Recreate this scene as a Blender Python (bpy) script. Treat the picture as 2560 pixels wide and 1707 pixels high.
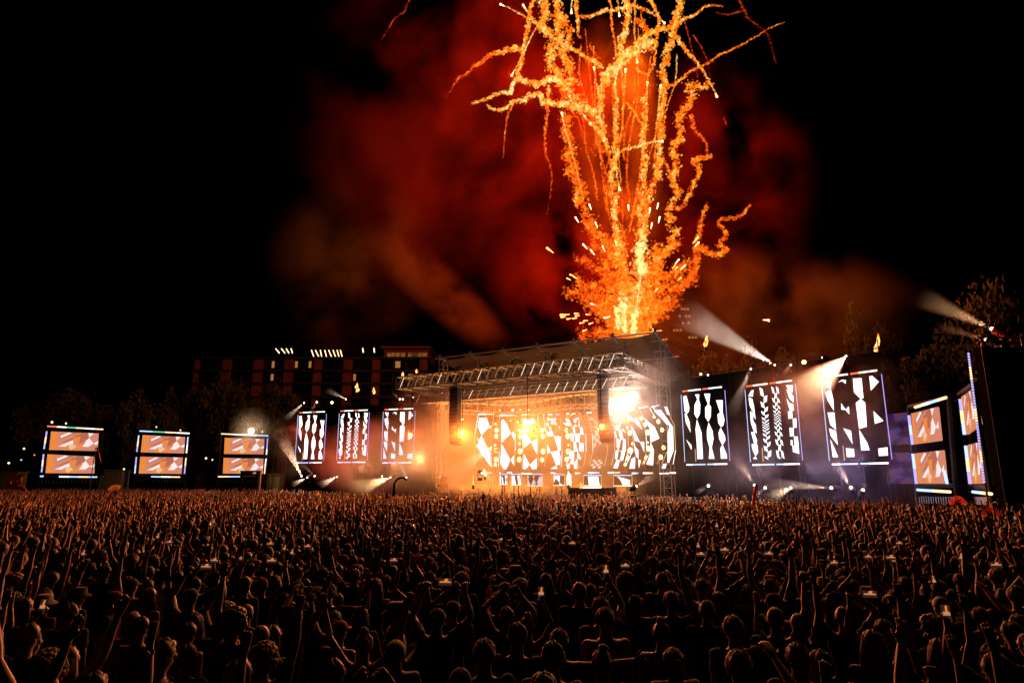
import bpy, bmesh, math, random
import numpy as np
from mathutils import Vector, Matrix, Quaternion, noise
random.seed(7)
R = math.radians
scene = bpy.context.scene
for o in list(bpy.data.objects):
    bpy.data.objects.remove(o)
C = scene.collection

# ---------------------------------------------------------------- camera
FPX, CX, CY, PITCH = 1610.0, 1280.0, 853.5, R(12.33)
CAM = Vector((0.0, 0.0, 3.05))
cd = bpy.data.cameras.new('camera')
cd.sensor_width = 36.0
cd.lens = FPX / 2560.0 * 36.0
cd.clip_start, cd.clip_end = 0.1, 3000.0
cam = bpy.data.objects.new('camera', cd)
cam.location = CAM
cam.rotation_euler = (R(90) + PITCH, 0, 0)
C.objects.link(cam)
scene.camera = cam

# ---------------------------------------------------------------- night sky
w = bpy.data.worlds.new('World')
scene.world = w
w.use_nodes = True
nt = w.node_tree
bg = nt.nodes['Background']
sky = nt.nodes.new('ShaderNodeTexSky')
sky.sky_type = 'NISHITA'
sky.sun_disc = False
sky.sun_elevation = R(-4.0)
sky.sun_rotation = R(200)
nt.links.new(sky.outputs[0], bg.inputs[0])
bg.inputs[1].default_value = 0.002

# moonlight, almost nothing
ml = bpy.data.lights.new('moon', 'SUN')
ml.energy = 0.002
ml.angle = R(0.5)
ml.color = (0.8, 0.85, 1.0)
mo = bpy.data.objects.new('moon', ml)
mo.rotation_euler = (R(50), 0, R(20))
C.objects.link(mo)

vs = scene.view_settings
vs.view_transform = 'Standard'
vs.look = 'None'
vs.exposure = 0.0
vs.gamma = 1.0
vs.use_curve_mapping = False
scene.render.engine = 'CYCLES'
cy = scene.cycles
cy.use_denoising = True
try:
    cy.denoiser = 'OPENIMAGEDENOISE'
except Exception:
    pass
cy.max_bounces = 4
cy.diffuse_bounces = 0
cy.glossy_bounces = 2
cy.transmission_bounces = 2
cy.volume_bounces = 0
cy.transparent_max_bounces = 28
cy.sample_clamp_indirect = 3.0
cy.sample_clamp_direct = 0.0
cy.volume_step_rate = 1.0
cy.volume_max_steps = 256
cy.caustics_reflective = False
cy.caustics_refractive = False

# ---------------------------------------------------------------- helpers
SP, CP = math.sin(PITCH), math.cos(PITCH)
def ray(px, py):
    u = (px - CX) / FPX
    v = (CY - py) / FPX
    return Vector((u, CP - v * SP, SP + v * CP))
def at(px, py, Y):
    r = ray(px, py)
    return CAM + r * (Y / r.y)
def on_plane(px, py, p, n):
    r = ray(px, py)
    return CAM + r * ((p - CAM).dot(n) / r.dot(n))

def link(o, parent=None):
    C.objects.link(o)
    if parent is not None:
        o.parent = parent
    return o
def tag(o, label, cat, group=None):
    o['label'] = label
    o['category'] = cat
    if group:
        o['group'] = group
    return o
def thing(name, label, cat, group=None, loc=(0, 0, 0)):
    o = bpy.data.objects.new(name, None)
    o.empty_display_size = 0.2
    o.location = loc
    link(o)
    tag(o, label, cat, group)
    return o

ORD = ['leftmost', 'second', 'third', 'fourth', 'fifth', 'sixth', 'seventh', 'eighth', 'ninth', 'tenth', 'eleventh', 'twelfth', 'thirteenth', 'fourteenth', 'fifteenth']
def number_off(objs, fmt):
    """things alike in every way but their place: labels that count them from the left"""
    objs = sorted(objs, key=lambda o: o.location.x / o.location.y)
    for k, o in enumerate(objs):
        w_ = ORD[k] if k == 0 else ('rightmost' if k == len(objs) - 1 else ORD[k] + ' from left')
        if len(objs) > 1:
            o['label'] = fmt.format(w_)
class MB:
    """collects shapes given in world coordinates, then builds one mesh object"""
    def __init__(s):
        s.v, s.f, s.m = [], [], []
    def add(s, vs_, fs, mi=0):
        b = len(s.v)
        s.v.extend([tuple(x) for x in vs_])
        for f in fs:
            s.f.append([b + i for i in f])
            s.m.append(mi)
    def quad(s, a, b, c, d, mi=0):
        s.add([a, b, c, d], [(0, 1, 2, 3)], mi)
    def poly(s, pts, mi=0):
        s.add(pts, [tuple(range(len(pts)))], mi)
    def hexa(s, a, b, c, d, off, mi=0):
        """slab between face abcd and the same face moved by off"""
        off = Vector(off)
        P = [Vector(x) for x in (a, b, c, d)]
        P += [p + off for p in P]
        s.add(P, [(0, 1, 2, 3), (7, 6, 5, 4), (0, 4, 5, 1), (1, 5, 6, 2), (2, 6, 7, 3), (3, 7, 4, 0)], mi)
    def box(s, c, sx, sy, sz, M=None, mi=0):
        c = Vector(c)
        P = []
        for dz in (-.5, .5):
            for dx, dy in ((-.5, -.5), (.5, -.5), (.5, .5), (-.5, .5)):
                q = Vector((dx * sx, dy * sy, dz * sz))
                P.append(c + (M @ q if M is not None else q))
        s.add(P, [(3, 2, 1, 0), (4, 5, 6, 7), (0, 1, 5, 4), (1, 2, 6, 5), (2, 3, 7, 6), (3, 0, 4, 7)], mi)
    def tube(s, p0, p1, r0, r1=None, n=6, mi=0, cap=True):
        p0, p1 = Vector(p0), Vector(p1)
        r1 = r0 if r1 is None else r1
        d = (p1 - p0)
        if d.length < 1e-6:
            return
        d.normalize()
        a = d.orthogonal().normalized()
        b = d.cross(a)
        P = []
        for p, r in ((p0, r0), (p1, r1)):
            for k in range(n):
                t = 2 * math.pi * k / n
                P.append(p + (a * math.cos(t) + b * math.sin(t)) * r)
        F = [(k, (k + 1) % n, n + (k + 1) % n, n + k) for k in range(n)]
        if cap:
            F += [tuple(range(n - 1, -1, -1)), tuple(range(n, 2 * n))]
        s.add(P, F, mi)
    def ball(s, c, rx, ry=None, rz=None, nu=10, nv=6, mi=0):
        c = Vector(c)
        ry = rx if ry is None else ry
        rz = rx if rz is None else rz
        P = [c + Vector((0, 0, -rz))]
        for j in range(1, nv):
            ph = -math.pi / 2 + math.pi * j / nv
            for i in range(nu):
                th = 2 * math.pi * i / nu
                P.append(c + Vector((rx * math.cos(ph) * math.cos(th), ry * math.cos(ph) * math.sin(th), rz * math.sin(ph))))
        P.append(c + Vector((0, 0, rz)))
        F = [(0, 1 + (i + 1) % nu, 1 + i) for i in range(nu)]
        for j in range(nv - 2):
            for i in range(nu):
                a = 1 + j * nu + i
                b = 1 + j * nu + (i + 1) % nu
                F.append((a, b, b + nu, a + nu))
        t = len(P) - 1
        F += [(t, 1 + (nv - 2) * nu + i, 1 + (nv - 2) * nu + (i + 1) % nu) for i in range(nu)]
        s.add(P, F, mi)
    def build(s, name, mat, parent=None, smooth=False):
        me = bpy.data.meshes.new(name)
        off = Vector(parent.location) if parent is not None else Vector()
        me.from_pydata([(v[0] - off.x, v[1] - off.y, v[2] - off.z) for v in s.v], [], s.f)
        for mm in (mat if isinstance(mat, (list, tuple)) else [mat]):
            me.materials.append(mm)
        if any(s.m):
            me.polygons.foreach_set('material_index', s.m)
        if smooth:
            me.polygons.foreach_set('use_smooth', [True] * len(me.polygons))
        me.update()
        return link(bpy.data.objects.new(name, me), parent)

def recenter(o):
    """move a top-level mesh's origin to its base so that it is a free-standing object"""
    me = o.data
    n = len(me.vertices)
    a = np.empty(n * 3, 'f')
    me.vertices.foreach_get('co', a)
    a = a.reshape(-1, 3)
    c = np.array([(a[:, 0].min() + a[:, 0].max()) / 2, (a[:, 1].min() + a[:, 1].max()) / 2, a[:, 2].min()])
    me.vertices.foreach_set('co', (a - c).astype('f').ravel())
    o.location = Vector(c.tolist()) + Vector(o.location)
    me.update()
    return o

# ---------------------------------------------------------------- materials
MATS = {}
def mat(name, col, rough=0.7, metal=0.0, var=0.25, scale=3.0, bump=0.0, sheen=0.0, spec=0.5):
    m = bpy.data.materials.new(name)
    m.use_nodes = True
    t = m.node_tree
    b = t.nodes['Principled BSDF']
    b.inputs['Roughness'].default_value = rough
    b.inputs['Metallic'].default_value = metal
    b.inputs['Specular IOR Level'].default_value = spec
    if sheen:
        b.inputs['Sheen Weight'].default_value = sheen
        b.inputs['Sheen Roughness'].default_value = 0.35
    tc = t.nodes.new('ShaderNodeTexCoord')
    nz = t.nodes.new('ShaderNodeTexNoise')
    nz.inputs['Scale'].default_value = scale
    nz.inputs['Detail'].default_value = 4
    t.links.new(tc.outputs['Object'], nz.inputs['Vector'])
    rp = t.nodes.new('ShaderNodeValToRGB')
    rp.color_ramp.elements[0].position = 0.3
    rp.color_ramp.elements[1].position = 0.7
    rp.color_ramp.elements[0].color = [c * (1 - var) for c in col] + [1]
    rp.color_ramp.elements[1].color = [min(1, c * (1 + var)) for c in col] + [1]
    t.links.new(nz.outputs['Fac'], rp.inputs[0])
    t.links.new(rp.outputs[0], b.inputs['Base Color'])
    if bump:
        bp = t.nodes.new('ShaderNodeBump')
        bp.inputs['Strength'].default_value = bump
        t.links.new(nz.outputs['Fac'], bp.inputs['Height'])
        t.links.new(bp.outputs[0], b.inputs['Normal'])
    MATS[name] = m
    return m
def emat(name, col, strength, sample=False):
    m = bpy.data.materials.new(name)
    m.use_nodes = True
    t = m.node_tree
    t.nodes.remove(t.nodes['Principled BSDF'])
    e = t.nodes.new('ShaderNodeEmission')
    e.inputs[0].default_value = (*col, 1)
    e.inputs[1].default_value = strength
    t.links.new(e.outputs[0], t.nodes['Material Output'].inputs['Surface'])
    if not sample:
        m.cycles.emission_sampling = 'NONE'
    MATS[name] = m
    return m

M = MATS
mat('ground', (0.06, 0.05, 0.03), 0.95, var=0.5, scale=0.7, bump=0.4)
mat('black_cloth', (0.004, 0.004, 0.005), 0.95, var=0.3, scale=1.5, spec=0.0)
mat('black_metal', (0.012, 0.012, 0.013), 0.6, 0.3, spec=0.2)
mat('truss_metal', (0.30, 0.29, 0.28), 0.45, 0.8, var=0.2, scale=4)
mat('roof_fabric', (0.06, 0.032, 0.015), 0.75, var=0.15, scale=0.6)
mat('deck', (0.03, 0.028, 0.026), 0.6)
mat('brick_red', (0.30, 0.055, 0.04), 0.9, scale=1.0)
mat('dark_facade', (0.03, 0.022, 0.022), 0.5)
mat('beige', (0.30, 0.24, 0.16), 0.85, var=0.2, scale=1.0)
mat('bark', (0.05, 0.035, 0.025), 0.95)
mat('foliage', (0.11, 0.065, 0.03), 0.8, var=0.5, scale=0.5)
mat('red_vinyl', (0.55, 0.02, 0.02), 0.45)
mat('green_vinyl', (0.08, 0.3, 0.08), 0.6)
mat('pink_vinyl', (0.6, 0.05, 0.18), 0.6)
mat('red_cloth', (0.5, 0.02, 0.02), 0.8)
mat('white_cloth', (0.7, 0.68, 0.6), 0.8)
def translucent(m, f=.6):
    t = m.node_tree
    b = t.nodes['Principled BSDF']
    tl = t.nodes.new('ShaderNodeBsdfTranslucent'); mx = t.nodes.new('ShaderNodeMixShader'); mx.inputs[0].default_value = f
    src = b.inputs['Base Color'].links[0].from_socket
    t.links.new(src, tl.inputs['Color'])
    t.links.new(b.outputs[0], mx.inputs[1]); t.links.new(tl.outputs[0], mx.inputs[2])
    t.links.new(mx.outputs[0], t.nodes['Material Output'].inputs['Surface'])
    return m
translucent(M['white_cloth']); translucent(M['red_vinyl'], .4); translucent(M['pink_vinyl'], .4)
mat('pale_panel', (0.25, 0.24, 0.2), 0.9)
mat('speaker_black', (0.02, 0.02, 0.022), 0.7)
mat('steel', (0.25, 0.25, 0.25), 0.45, 0.8)
emat('led_white', (1.0, 0.96, 0.97), 1.9)
emat('led_pinkwhite', (1.0, 0.78, 0.74), 0.85)
emat('led_dark', (0.60, 0.17, 0.045), 0.12)
emat('led_black', (0.3, 0.3, 0.4), 0.004)
emat('led_brown', (0.62, 0.17, 0.05), 0.30)
emat('bar_white', (1.0, 0.93, 0.88), 2.2)
emat('bar_warm', (1.0, 0.62, 0.30), 2.0)
emat('bar_blue', (0.45, 0.62, 1.0), 1.6)
emat('bar_red', (1.0, 0.16, 0.06), 1.6)
emat('bar_green', (0.15, 0.8, 0.5), 1.0)
emat('bar_violet', (0.5, 0.42, 1.0), 1.3)
emat('edge_warm', (1.0, 0.52, 0.22), 1.1)
emat('lamp_warm', (1.0, 0.50, 0.12), 9.0)
emat('lamp_white', (1.0, 0.80, 0.58), 7.0)
emat('bulb', (1.0, 0.66, 0.32), 3.0)
emat('window_lit', (1.0, 0.36, 0.09), 0.38)
emat('scr_base', (0.92, 0.32, 0.20), 0.75)
emat('scr_dark', (0.80, 0.24, 0.14), 0.60)
emat('scr_white', (1.0, 0.88, 0.86), 0.95)
emat('scr_skin', (1.0, 0.30, 0.06), 0.85)
emat('scr_pale', (1.0, 0.62, 0.38), 0.85)
emat('phone_glow', (1.0, 0.55, 0.35), 0.42)
emat('phone_hot', (1.0, 0.30, 0.06), 0.7)
mat('phone_body', (0.01, 0.01, 0.012), 0.3)
# ================================================================ the setting
g = MB()
g.quad((-900, -300, 0), (900, -300, 0), (900, 1400, 0), (-900, 1400, 0))
o = g.build('ground', M['ground'])
o['kind'] = 'structure'

# ---- the apartment building behind the stage
def apartment_building():
    Y = 170.0
    P = lambda x, y: at(x, y, Y)
    x0, x1 = P(491, 900).x, P(1069, 900).x
    ztop, zlow = P(700, 893).z, 0.0
    b = thing('apartment_building', 'dark apartment block with brick red piers and festoon lights on its roof', 'building', loc=((x0 + x1) / 2, Y + 10, 0))
    m = MB(); m.box(((x0 + x1) / 2, Y + 10.6, ztop / 2), x1 - x0, 20, ztop); m.build('wall', M['dark_facade'], b)
    piers = [(489, 500), (559, 580), (636, 659), (712, 735), (786, 806), (860, 882), (932, 951), (1050, 1069)]
    floors = [P(700, y).z for y in (893, 925, 957, 990, 1022)]
    for a, c in piers:
        X0, X1 = P(a, 900).x, P(c, 900).x
        m = MB(); m.box(((X0 + X1) / 2, Y + .1, (ztop - .6) / 2), X1 - X0, 1.0, ztop - .6); m.build('pier', M['brick_red'], b)
    for z in floors:
        m = MB(); m.box(((x0 + x1) / 2, Y - .15, z - .3), x1 - x0 + .8, 1.7, .6); m.build('floor_band', M['dark_facade'], b)
    rnd = random.Random(3)
    lit = {(2, 0, 1), (3, 0, 0), (3, 0, 2), (2, 1, 1), (6, 0, 1), (5, 1, 0), (6, 1, 2)}
    glass = M.get('glass_dark') or mat('glass_dark', (0.01, 0.011, 0.014), 0.1)
    for k in range(len(piers) - 1):
        X0, X1 = P(piers[k][1], 900).x, P(piers[k + 1][0], 900).x
        n = 3
        for fl in range(4):
            zt, zb = floors[fl] - .75, floors[fl + 1] + .35
            for i in range(n):
                a = X0 + (X1 - X0) * (i + .08) / n; c = X0 + (X1 - X0) * (i + .92) / n
                m = MB(); m.box(((a + c) / 2, Y + .35, (zt + zb) / 2), c - a, .3, zt - zb)
                wn = m.build('window', glass, b)
                m = MB(); m.box(((a + c) / 2, Y + .17, (zt + zb) / 2), .12, .06, zt - zb); m.box(((a + c) / 2, Y + .17, zb + 1.0), c - a, .06, .1)
                fr = m.build('frame', M['black_metal']); fr.parent = wn; fr.location = -b.location
                if (k, fl, i) in lit:
                    cw = (c - a) * .45
                    m = MB(); m.quad((a + .2, Y + .13, zb + .3), (a + .2 + cw, Y + .13, zb + .3), (a + .2 + cw, Y + .13, zt - .3), (a + .2, Y + .13, zt - .3))
                    pn = m.build('lit_pane', M['window_lit']); pn.parent = wn; pn.location = -b.location
    # penthouse
    a, c = P(955, 900).x, P(1069, 900).x
    zt = P(1000, 869).z
    m = MB(); m.box(((a + c) / 2, Y + 9, (ztop + zt) / 2), c - a, 14, zt - ztop + .01); m.build('penthouse', M['brick_red'], b)
    m = MB(); m.box(((a + c) / 2, Y + 8.6, zt + .3), c - a + 1.4, 16, .5); m.build('penthouse_roof', M['brick_red'], b)
    for (q, r, n) in ((963, 1010, 4), (1016, 1066, 4)):
        X0, X1 = P(q, 900).x, P(r, 900).x
        for i in range(n):
            u0 = X0 + (X1 - X0) * i / n + .08; u1 = X0 + (X1 - X0) * (i + 1) / n - .08
            z0, z1 = P(1000, 901).z, P(1000, 878).z
            m = MB(); m.quad((u0, Y + 1.96, z0), (u1, Y + 1.96, z0), (u1, Y + 1.96, z1), (u0, Y + 1.96, z1))
            m.build('penthouse_window', emat_noise('pent_glass', (1.0, 0.34, 0.07), 0.42, .35) if 'pent_glass' not in M else M['pent_glass'], b)
    # festoon strands on the roof, each a string of bulbs on a post
    fl = 0
    for xs in ((690, 698), (704, 712), (716, 722), (728, 731), (779, 784), (789, 796), (801, 804), (812, 816), (822, 828), (833, 838), (843, 847), (851, 855), (907, 908), (935, 936)):
        m = MB()
        ya, yb = (872, 882) if xs[0] < 740 else (876, 890)
        if xs[0] > 900: ya, yb = 871, 880
        for q in range(6):
            t = q / 5
            p = at(xs[0] + (xs[1] - xs[0]) * t, ya + (yb - ya) * t, Y + 3)
            m.ball(p, .16, nu=6, nv=4)
        m.build('bulb_string', M['bulb'], b)
        m = MB(); p = at(xs[1], yb, Y + 3.3); q_ = at(xs[1], ya, Y + 3.3); m.tube((p.x, p.y, ztop), q_, .05, n=5); m.build('post', M['black_metal'], b)
    for q, (x, y) in enumerate(((1008, 935), (1041, 927), (893, 966))):
        pass
    return b

def emat_noise(name, col, strength, scale, lo=0.15):
    m = emat(name, col, strength)
    t = m.node_tree
    e = [n for n in t.nodes if n.type == 'EMISSION'][0]
    tc = t.nodes.new('ShaderNodeTexCoord')
    nz = t.nodes.new('ShaderNodeTexNoise'); nz.inputs['Scale'].default_value = scale; nz.inputs['Detail'].default_value = 3
    t.links.new(tc.outputs['Object'], nz.inputs['Vector'])
    mr = t.nodes.new('ShaderNodeMapRange'); mr.inputs[1].default_value = .35; mr.inputs[2].default_value = .65; mr.inputs[3].default_value = lo * strength; mr.inputs[4].default_value = strength
    t.links.new(nz.outputs['Fac'], mr.inputs[0]); t.links.new(mr.outputs[0], e.inputs[1])
    return m
apartment_building()

# the distant tower block glimpsed through the smoke right of the stage
def far_block():
    b = thing('tower_block', 'far dark tower block with two lit window rows behind the firework smoke', 'building', loc=at(1705, 1205, 260) * 1.0)
    Y = 260
    x0, x1 = at(1672, 800, Y).x, at(1745, 800, Y).x
    zt = at(1700, 750, Y).z
    m = MB(); m.box(((x0 + x1) / 2, Y + 8, zt / 2), x1 - x0, 15, zt); m.build('wall', M['dark_facade'], b)
    for y, xs in ((772, (1705, 1712, 1720)), (790, (1700, 1716, 1724)), (807, (1708, 1722)), (825, (1686, 1694, 1702)), (843, (1724, 1732, 1740))):
        for x in xs:
            p = at(x, y, Y)
            m = MB(); m.quad(*[p + Vector((a, .3, c)) for a, c in ((-.45, -.5), (.45, -.5), (.45, .5), (-.45, .5))]); m.build('window', M['window_lit'], b)
far_block()

# ---- trees
def tree_meshes(seed, n=7000):
    rnd = random.Random(seed)
    tb = MB()
    tb.tube((0, 0, 0), (0, 0, 4.5), .38, .26, 8)
    limbs = []
    for k in range(9):
        a = rnd.uniform(0, 6.28); z = rnd.uniform(3.2, 4.4); L = rnd.uniform(2.2, 4.2)
        e = Vector((math.cos(a) * L, math.sin(a) * L, z + rnd.uniform(1.6, 5.2)))
        tb.tube((0, 0, z), e, .15, .05, 6)
        limbs.append(e)
        for q in range(2):
            e2 = e + Vector((rnd.uniform(-1.4, 1.4), rnd.uniform(-1.4, 1.4), rnd.uniform(.3, 1.8)))
            tb.tube(e, e2, .05, .02, 5); limbs.append(e2)
    tb.tube((0, 0, 4.4), (0.2, 0, 9.5), .26, .05, 7); limbs += [Vector((0.2, 0, 9.4)), Vector((.1, 0, 8)), Vector((0, 0, 7))]
    cb = MB()
    clumps = []
    for l in limbs:
        for q in range(2):
            clumps.append((l + Vector((rnd.gauss(0, .7), rnd.gauss(0, .7), rnd.gauss(.1, .6))), rnd.uniform(.9, 1.9)))
    per = n // len(clumps)
    for c, r in clumps:
        for k in range(per):
            d = Vector((rnd.gauss(0, 1), rnd.gauss(0, 1), rnd.gauss(0, .8)))
            d = d.normalized() * r * rnd.uniform(.35, 1.12)
            p = c + d
            s = rnd.uniform(.2, .42)
            u = Vector((rnd.gauss(0, 1), rnd.gauss(0, 1), rnd.gauss(0, 1))).normalized()
            v = u.orthogonal().normalized()
            v = Quaternion(u, rnd.uniform(0, 6.28)) @ v
            cb.quad(p - v * s, p + u * s * .5, p + v * s, p - u * s * .5)
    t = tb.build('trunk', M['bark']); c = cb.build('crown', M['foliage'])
    for q in (t, c):
        C.objects.unlink(q)
    return t.data, c.data
TREE = [tree_meshes(s) for s in (11, 12, 13)]
def tree(px, ytop, wpx, Y, label, group, k):
    top = at(px, ytop, Y)
    t = thing('broadleaf_tree', label, 'tree', group, (top.x, Y, 0))
    sz = top.z / max(v.co.z for v in TREE[k % 3][1].vertices)
    sx = (wpx / FPX * Y) / 9.5
    for nm, me in zip(('trunk', 'crown'), TREE[k % 3]):
        o = bpy.data.objects.new(nm, me); link(o, t)
    t.scale = (sx, sx, sz)
    t.rotation_euler = (0, 0, k * 1.7)
LT = [(150, 962, 150, 135, 'broad dim tree above the leftmost video tower'), (240, 985, 110, 138, 'low rounded tree right of the leftmost video tower'),
      (330, 962, 105, 130, 'pointed tree standing behind the second video tower'), (425, 1002, 100, 140, 'low dark tree between the second and third video towers'),
      (466, 955, 70, 150, 'slim tree in front of the building\'s left end'), (560, 918, 120, 146, 'tall tree against the building, above the third video tower'),
      (628, 940, 110, 142, 'bushy tree in front of the middle of the building'), (700, 935, 130, 148, 'reddish tree beside the left wing of screens'),
      (765, 1000, 90, 150, 'low tree just behind the first screen group of the left wing')]
RT = [(1757, 868, 130, 96, 'reddish tree behind the right end of the stage roof'), (1850, 838, 120, 92, 'tree behind the bright white beam lamp'),
      (1945, 858, 100, 95, 'low tree behind the right wing of screens'), (2180, 752, 140, 86, 'red lit tree behind the tall flame jet'),
      (2330, 800, 170, 90, 'dark tree above the right video towers'), (2475, 690, 170, 74, 'tall red lit tree behind the tower top spotlight'),
      (2565, 668, 150, 72, 'tall red lit tree at the very right edge')]
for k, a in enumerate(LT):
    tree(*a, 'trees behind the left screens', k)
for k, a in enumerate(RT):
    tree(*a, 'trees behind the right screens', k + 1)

# ---- site cabins and tents between the left towers
def cabin(x0, x1, y0, y1, Y, label, nm='site_cabin'):
    a, c = at(x0, y1, Y), at(x1, y0, Y)
    t = thing(nm, label, 'cabin', 'site cabins at the back of the field', ((a.x + c.x) / 2, Y, 0))
    wd, h = c.x - a.x, c.z
    n = max(3, int(wd / 1.2))
    for i in range(n):
        m = MB(); m.box((a.x + wd * (i + .5) / n, Y + 1.2, h / 2), wd / n - .05, 2.4, h); m.build('wall_panel', M['beige'], t)
    m = MB(); m.box(((a.x + c.x) / 2, Y + 1.2, h + .08), wd + .3, 2.7, .16); m.build('roof', M['beige'], t)
    m = MB(); m.box((a.x + wd * .35, Y - .04, 1.05), .9, .06, 2.1); m.build('door', M['steel'], t)
cabin(-15, 46, 1180, 1215, 118, 'beige cabin at the left edge of the field')
cabin(246, 306, 1176, 1215, 112, 'beige cabin right of the leftmost video tower')
cabin(488, 545, 1184, 1215, 124, 'beige cabin left of the third video tower')
cabin(660, 700, 1186, 1215, 124, 'low beige cabin right of the third video tower')
# ================================================================ the stage
SA = Vector((-13.56, 74.5, 0)); SB = Vector((10.55, 60.0, 0))
SD = (SB - SA).normalized(); SN = Vector((-SD.y, SD.x, 0))      # along the front, and back into the stage
SL = (SB - SA).length
def st(t, s, z):
    return SA + SD * t + SN * s + Vector((0, 0, z))
stage = thing('festival_stage', 'large roofed festival stage with lattice trusses in front of the crowd', 'stage', loc=st(SL / 2, 8, 0))

def truss(name, p0, p1, wdir, wd, hg, parent, bays, r=.055, braces=True, zbrace=True):
    """box truss; p0,p1 = lower front chord ends, wdir = width direction"""
    p0, p1, wdir = Vector(p0), Vector(p1), Vector(wdir).normalized()
    up = Vector((0, 0, 1)) if abs((p1 - p0).normalized().z) < .5 else Vector((p1 - p0)).cross(wdir).normalized()
    A = [(Vector(), 'a'), (up * hg, 'b'), (wdir * wd, 'c'), (wdir * wd + up * hg, 'd')]
    m = MB()
    for off, _ in A:
        m.tube(p0 + off, p1 + off, r, n=6)
    # end frames and uprights
    for i in range(bays + 1):
        q = p0.lerp(p1, i / bays)
        m.tube(q, q + up * hg, r * .7, n=5); m.tube(q + wdir * wd, q + wdir * wd + up * hg, r * .7, n=5)
        m.tube(q, q + wdir * wd, r * .7, n=5); m.tube(q + up * hg, q + up * hg + wdir * wd, r * .7, n=5)
    part = m.build(name, M['truss_metal'], parent)
    if not braces:
        b = MB()
    for i in range(bays):
        q0, q1 = p0.lerp(p1, i / bays), p0.lerp(p1, (i + 1) / bays)
        prs = []
        if i % 2 == 0:
            prs += [(q0, q1 + up * hg), (q0 + wdir * wd, q1 + wdir * wd + up * hg), (q0, q1 + wdir * wd), (q0 + up * hg, q1 + up * hg + wdir * wd)]
        else:
            prs += [(q0 + up * hg, q1), (q0 + wdir * wd + up * hg, q1 + wdir * wd), (q0 + wdir * wd, q1), (q0 + up * hg + wdir * wd, q1 + up * hg)]
        for a, c in prs:
            if braces:
                b1 = MB(); b1.tube(a, c, r * .6, n=5)
                o = b1.build('brace', M['truss_metal'])
                o.parent = part; o.location = -parent.location
            else:
                b.tube(a, c, r * .6, n=4)
    if not braces:
        o = b.build('lattice', M['truss_metal']); o.parent = part; o.location = -parent.location
    return part

ZT = 13.7
# deck and ground support
m = MB(); m.hexa(st(3.5, 1.5, 1.55), st(SL + 3.5, 1.5, 1.55), st(SL + 3.5, 20, 1.55), st(3.5, 20, 1.55), (0, 0, -.3)); m.build('deck', M['deck'], stage)
m = MB(); m.hexa(st(3.5, 1.6, 0), st(SL + 3.5, 1.6, 0), st(SL + 3.5, 1.6, 1.25), st(3.5, 1.6, 1.25), SN * .2); m.build('deck_skirt', M['black_cloth'], stage)
m = MB()
m.hexa(st(2, 20.2, 0), st(SL + 4, 20.2, 0), st(SL + 4, 20.2, 15), st(2, 20.2, 15), SN * .2); m.build('back_drape', M['black_cloth'], stage)
# front and side trusses
truss('front_truss', st(0, 0, ZT), st(SL, 0, ZT), SN, 2.3, 1.36, stage, 26, .07)
truss('lower_front_truss', st(.5, 2.6, ZT - 1.5), st(SL - .5, 2.6, ZT - 1.5), SN, .9, 1.0, stage, 24, .05, braces=False)
truss('side_truss', st(0, 2.3, ZT), st(0, 12, ZT), SD, 1.4, 1.36, stage, 9, .06)
truss('side_truss', st(SL - 1.4, 2.3, ZT), st(SL - 1.4, 13, ZT), SD, 1.4, 1.36, stage, 9, .06)
for s_, z_ in ((6.5, ZT - .3), (10, ZT - .6)):
    truss('cross_truss', st(1.4, s_, z_), st(SL - 1.4, s_, z_), SN, .7, .8, stage, 26, .045, braces=False)
# towers
def tower(t, s, z1, wd=1.0):
    part = truss('lattice_tower', st(t, s, 0), st(t, s, z1), SD, wd, wd, stage, 15, .05, braces=False)
tower(.4, 7.6, 18.3, .8); tower(SL - .8, 11.6, 18.5, 1.2); tower(.4, 18, 16); tower(SL - .8, 18.5, 16)
# roof: high front edge, fabric bays falling to the back, rafters and purlins
nb = 6
t0, t1 = .3, SL + .6
zf, zb = 18.55, 15.3
for i in range(nb):
    a, c = t0 + (t1 - t0) * i / nb, t0 + (t1 - t0) * (i + 1) / nb
    m = MB()
    nseg = 6
    for j in range(nseg):
        for k in range(nseg):
            def P(u, v):
                sag = .28 * math.sin(math.pi * u) * (1 - .25 * v)
                return st(a + (c - a) * u, 8 + 12.5 * v, zf + (zb - zf) * v - sag)
            m.quad(P(j / nseg, k / nseg), P((j + 1) / nseg, k / nseg), P((j + 1) / nseg, (k + 1) / nseg), P(j / nseg, (k + 1) / nseg))
    m.build('roof_panel', M['roof_fabric'], stage, smooth=True)
for i in range(nb + 1):
    a = t0 + (t1 - t0) * i / nb
    m = MB(); m.tube(st(a, 7.7, zf + .12), st(a, 20.5, zb + .02), .13, n=6); m.build('rafter', M['truss_metal'], stage)
    m = MB(); m.tube(st(a, 9.6, ZT + 1.36), st(a, 9.6, zf - .5), .10, n=6); m.build('roof_post', M['truss_metal'], stage)
    m = MB(); m.box(st(a, 7.8, zf + .22), .3, .3, .45); m.build('roof_bracket', M['steel'], stage)
for s_, z_, r_ in ((7.9, zf + .05, .11), (9.6, zf - .55, .07), (13.5, zf - 1.75, .06)):
    m = MB(); m.tube(st(t0 - .8, s_, z_), st(t1 + .8, s_, z_), r_, n=6); m.build('purlin', M['truss_metal'], stage)
# guy wires at the right end
for (s_, z_, x, y, Y) in ((8, zf + .2, 1770, 880, 66), (12, 18, 1720, 890, 70)):
    m = MB(); m.tube(st(t1, s_, z_), at(x, y, Y), .03, n=4); m.build('guy_wire', M['steel'], stage)
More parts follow.
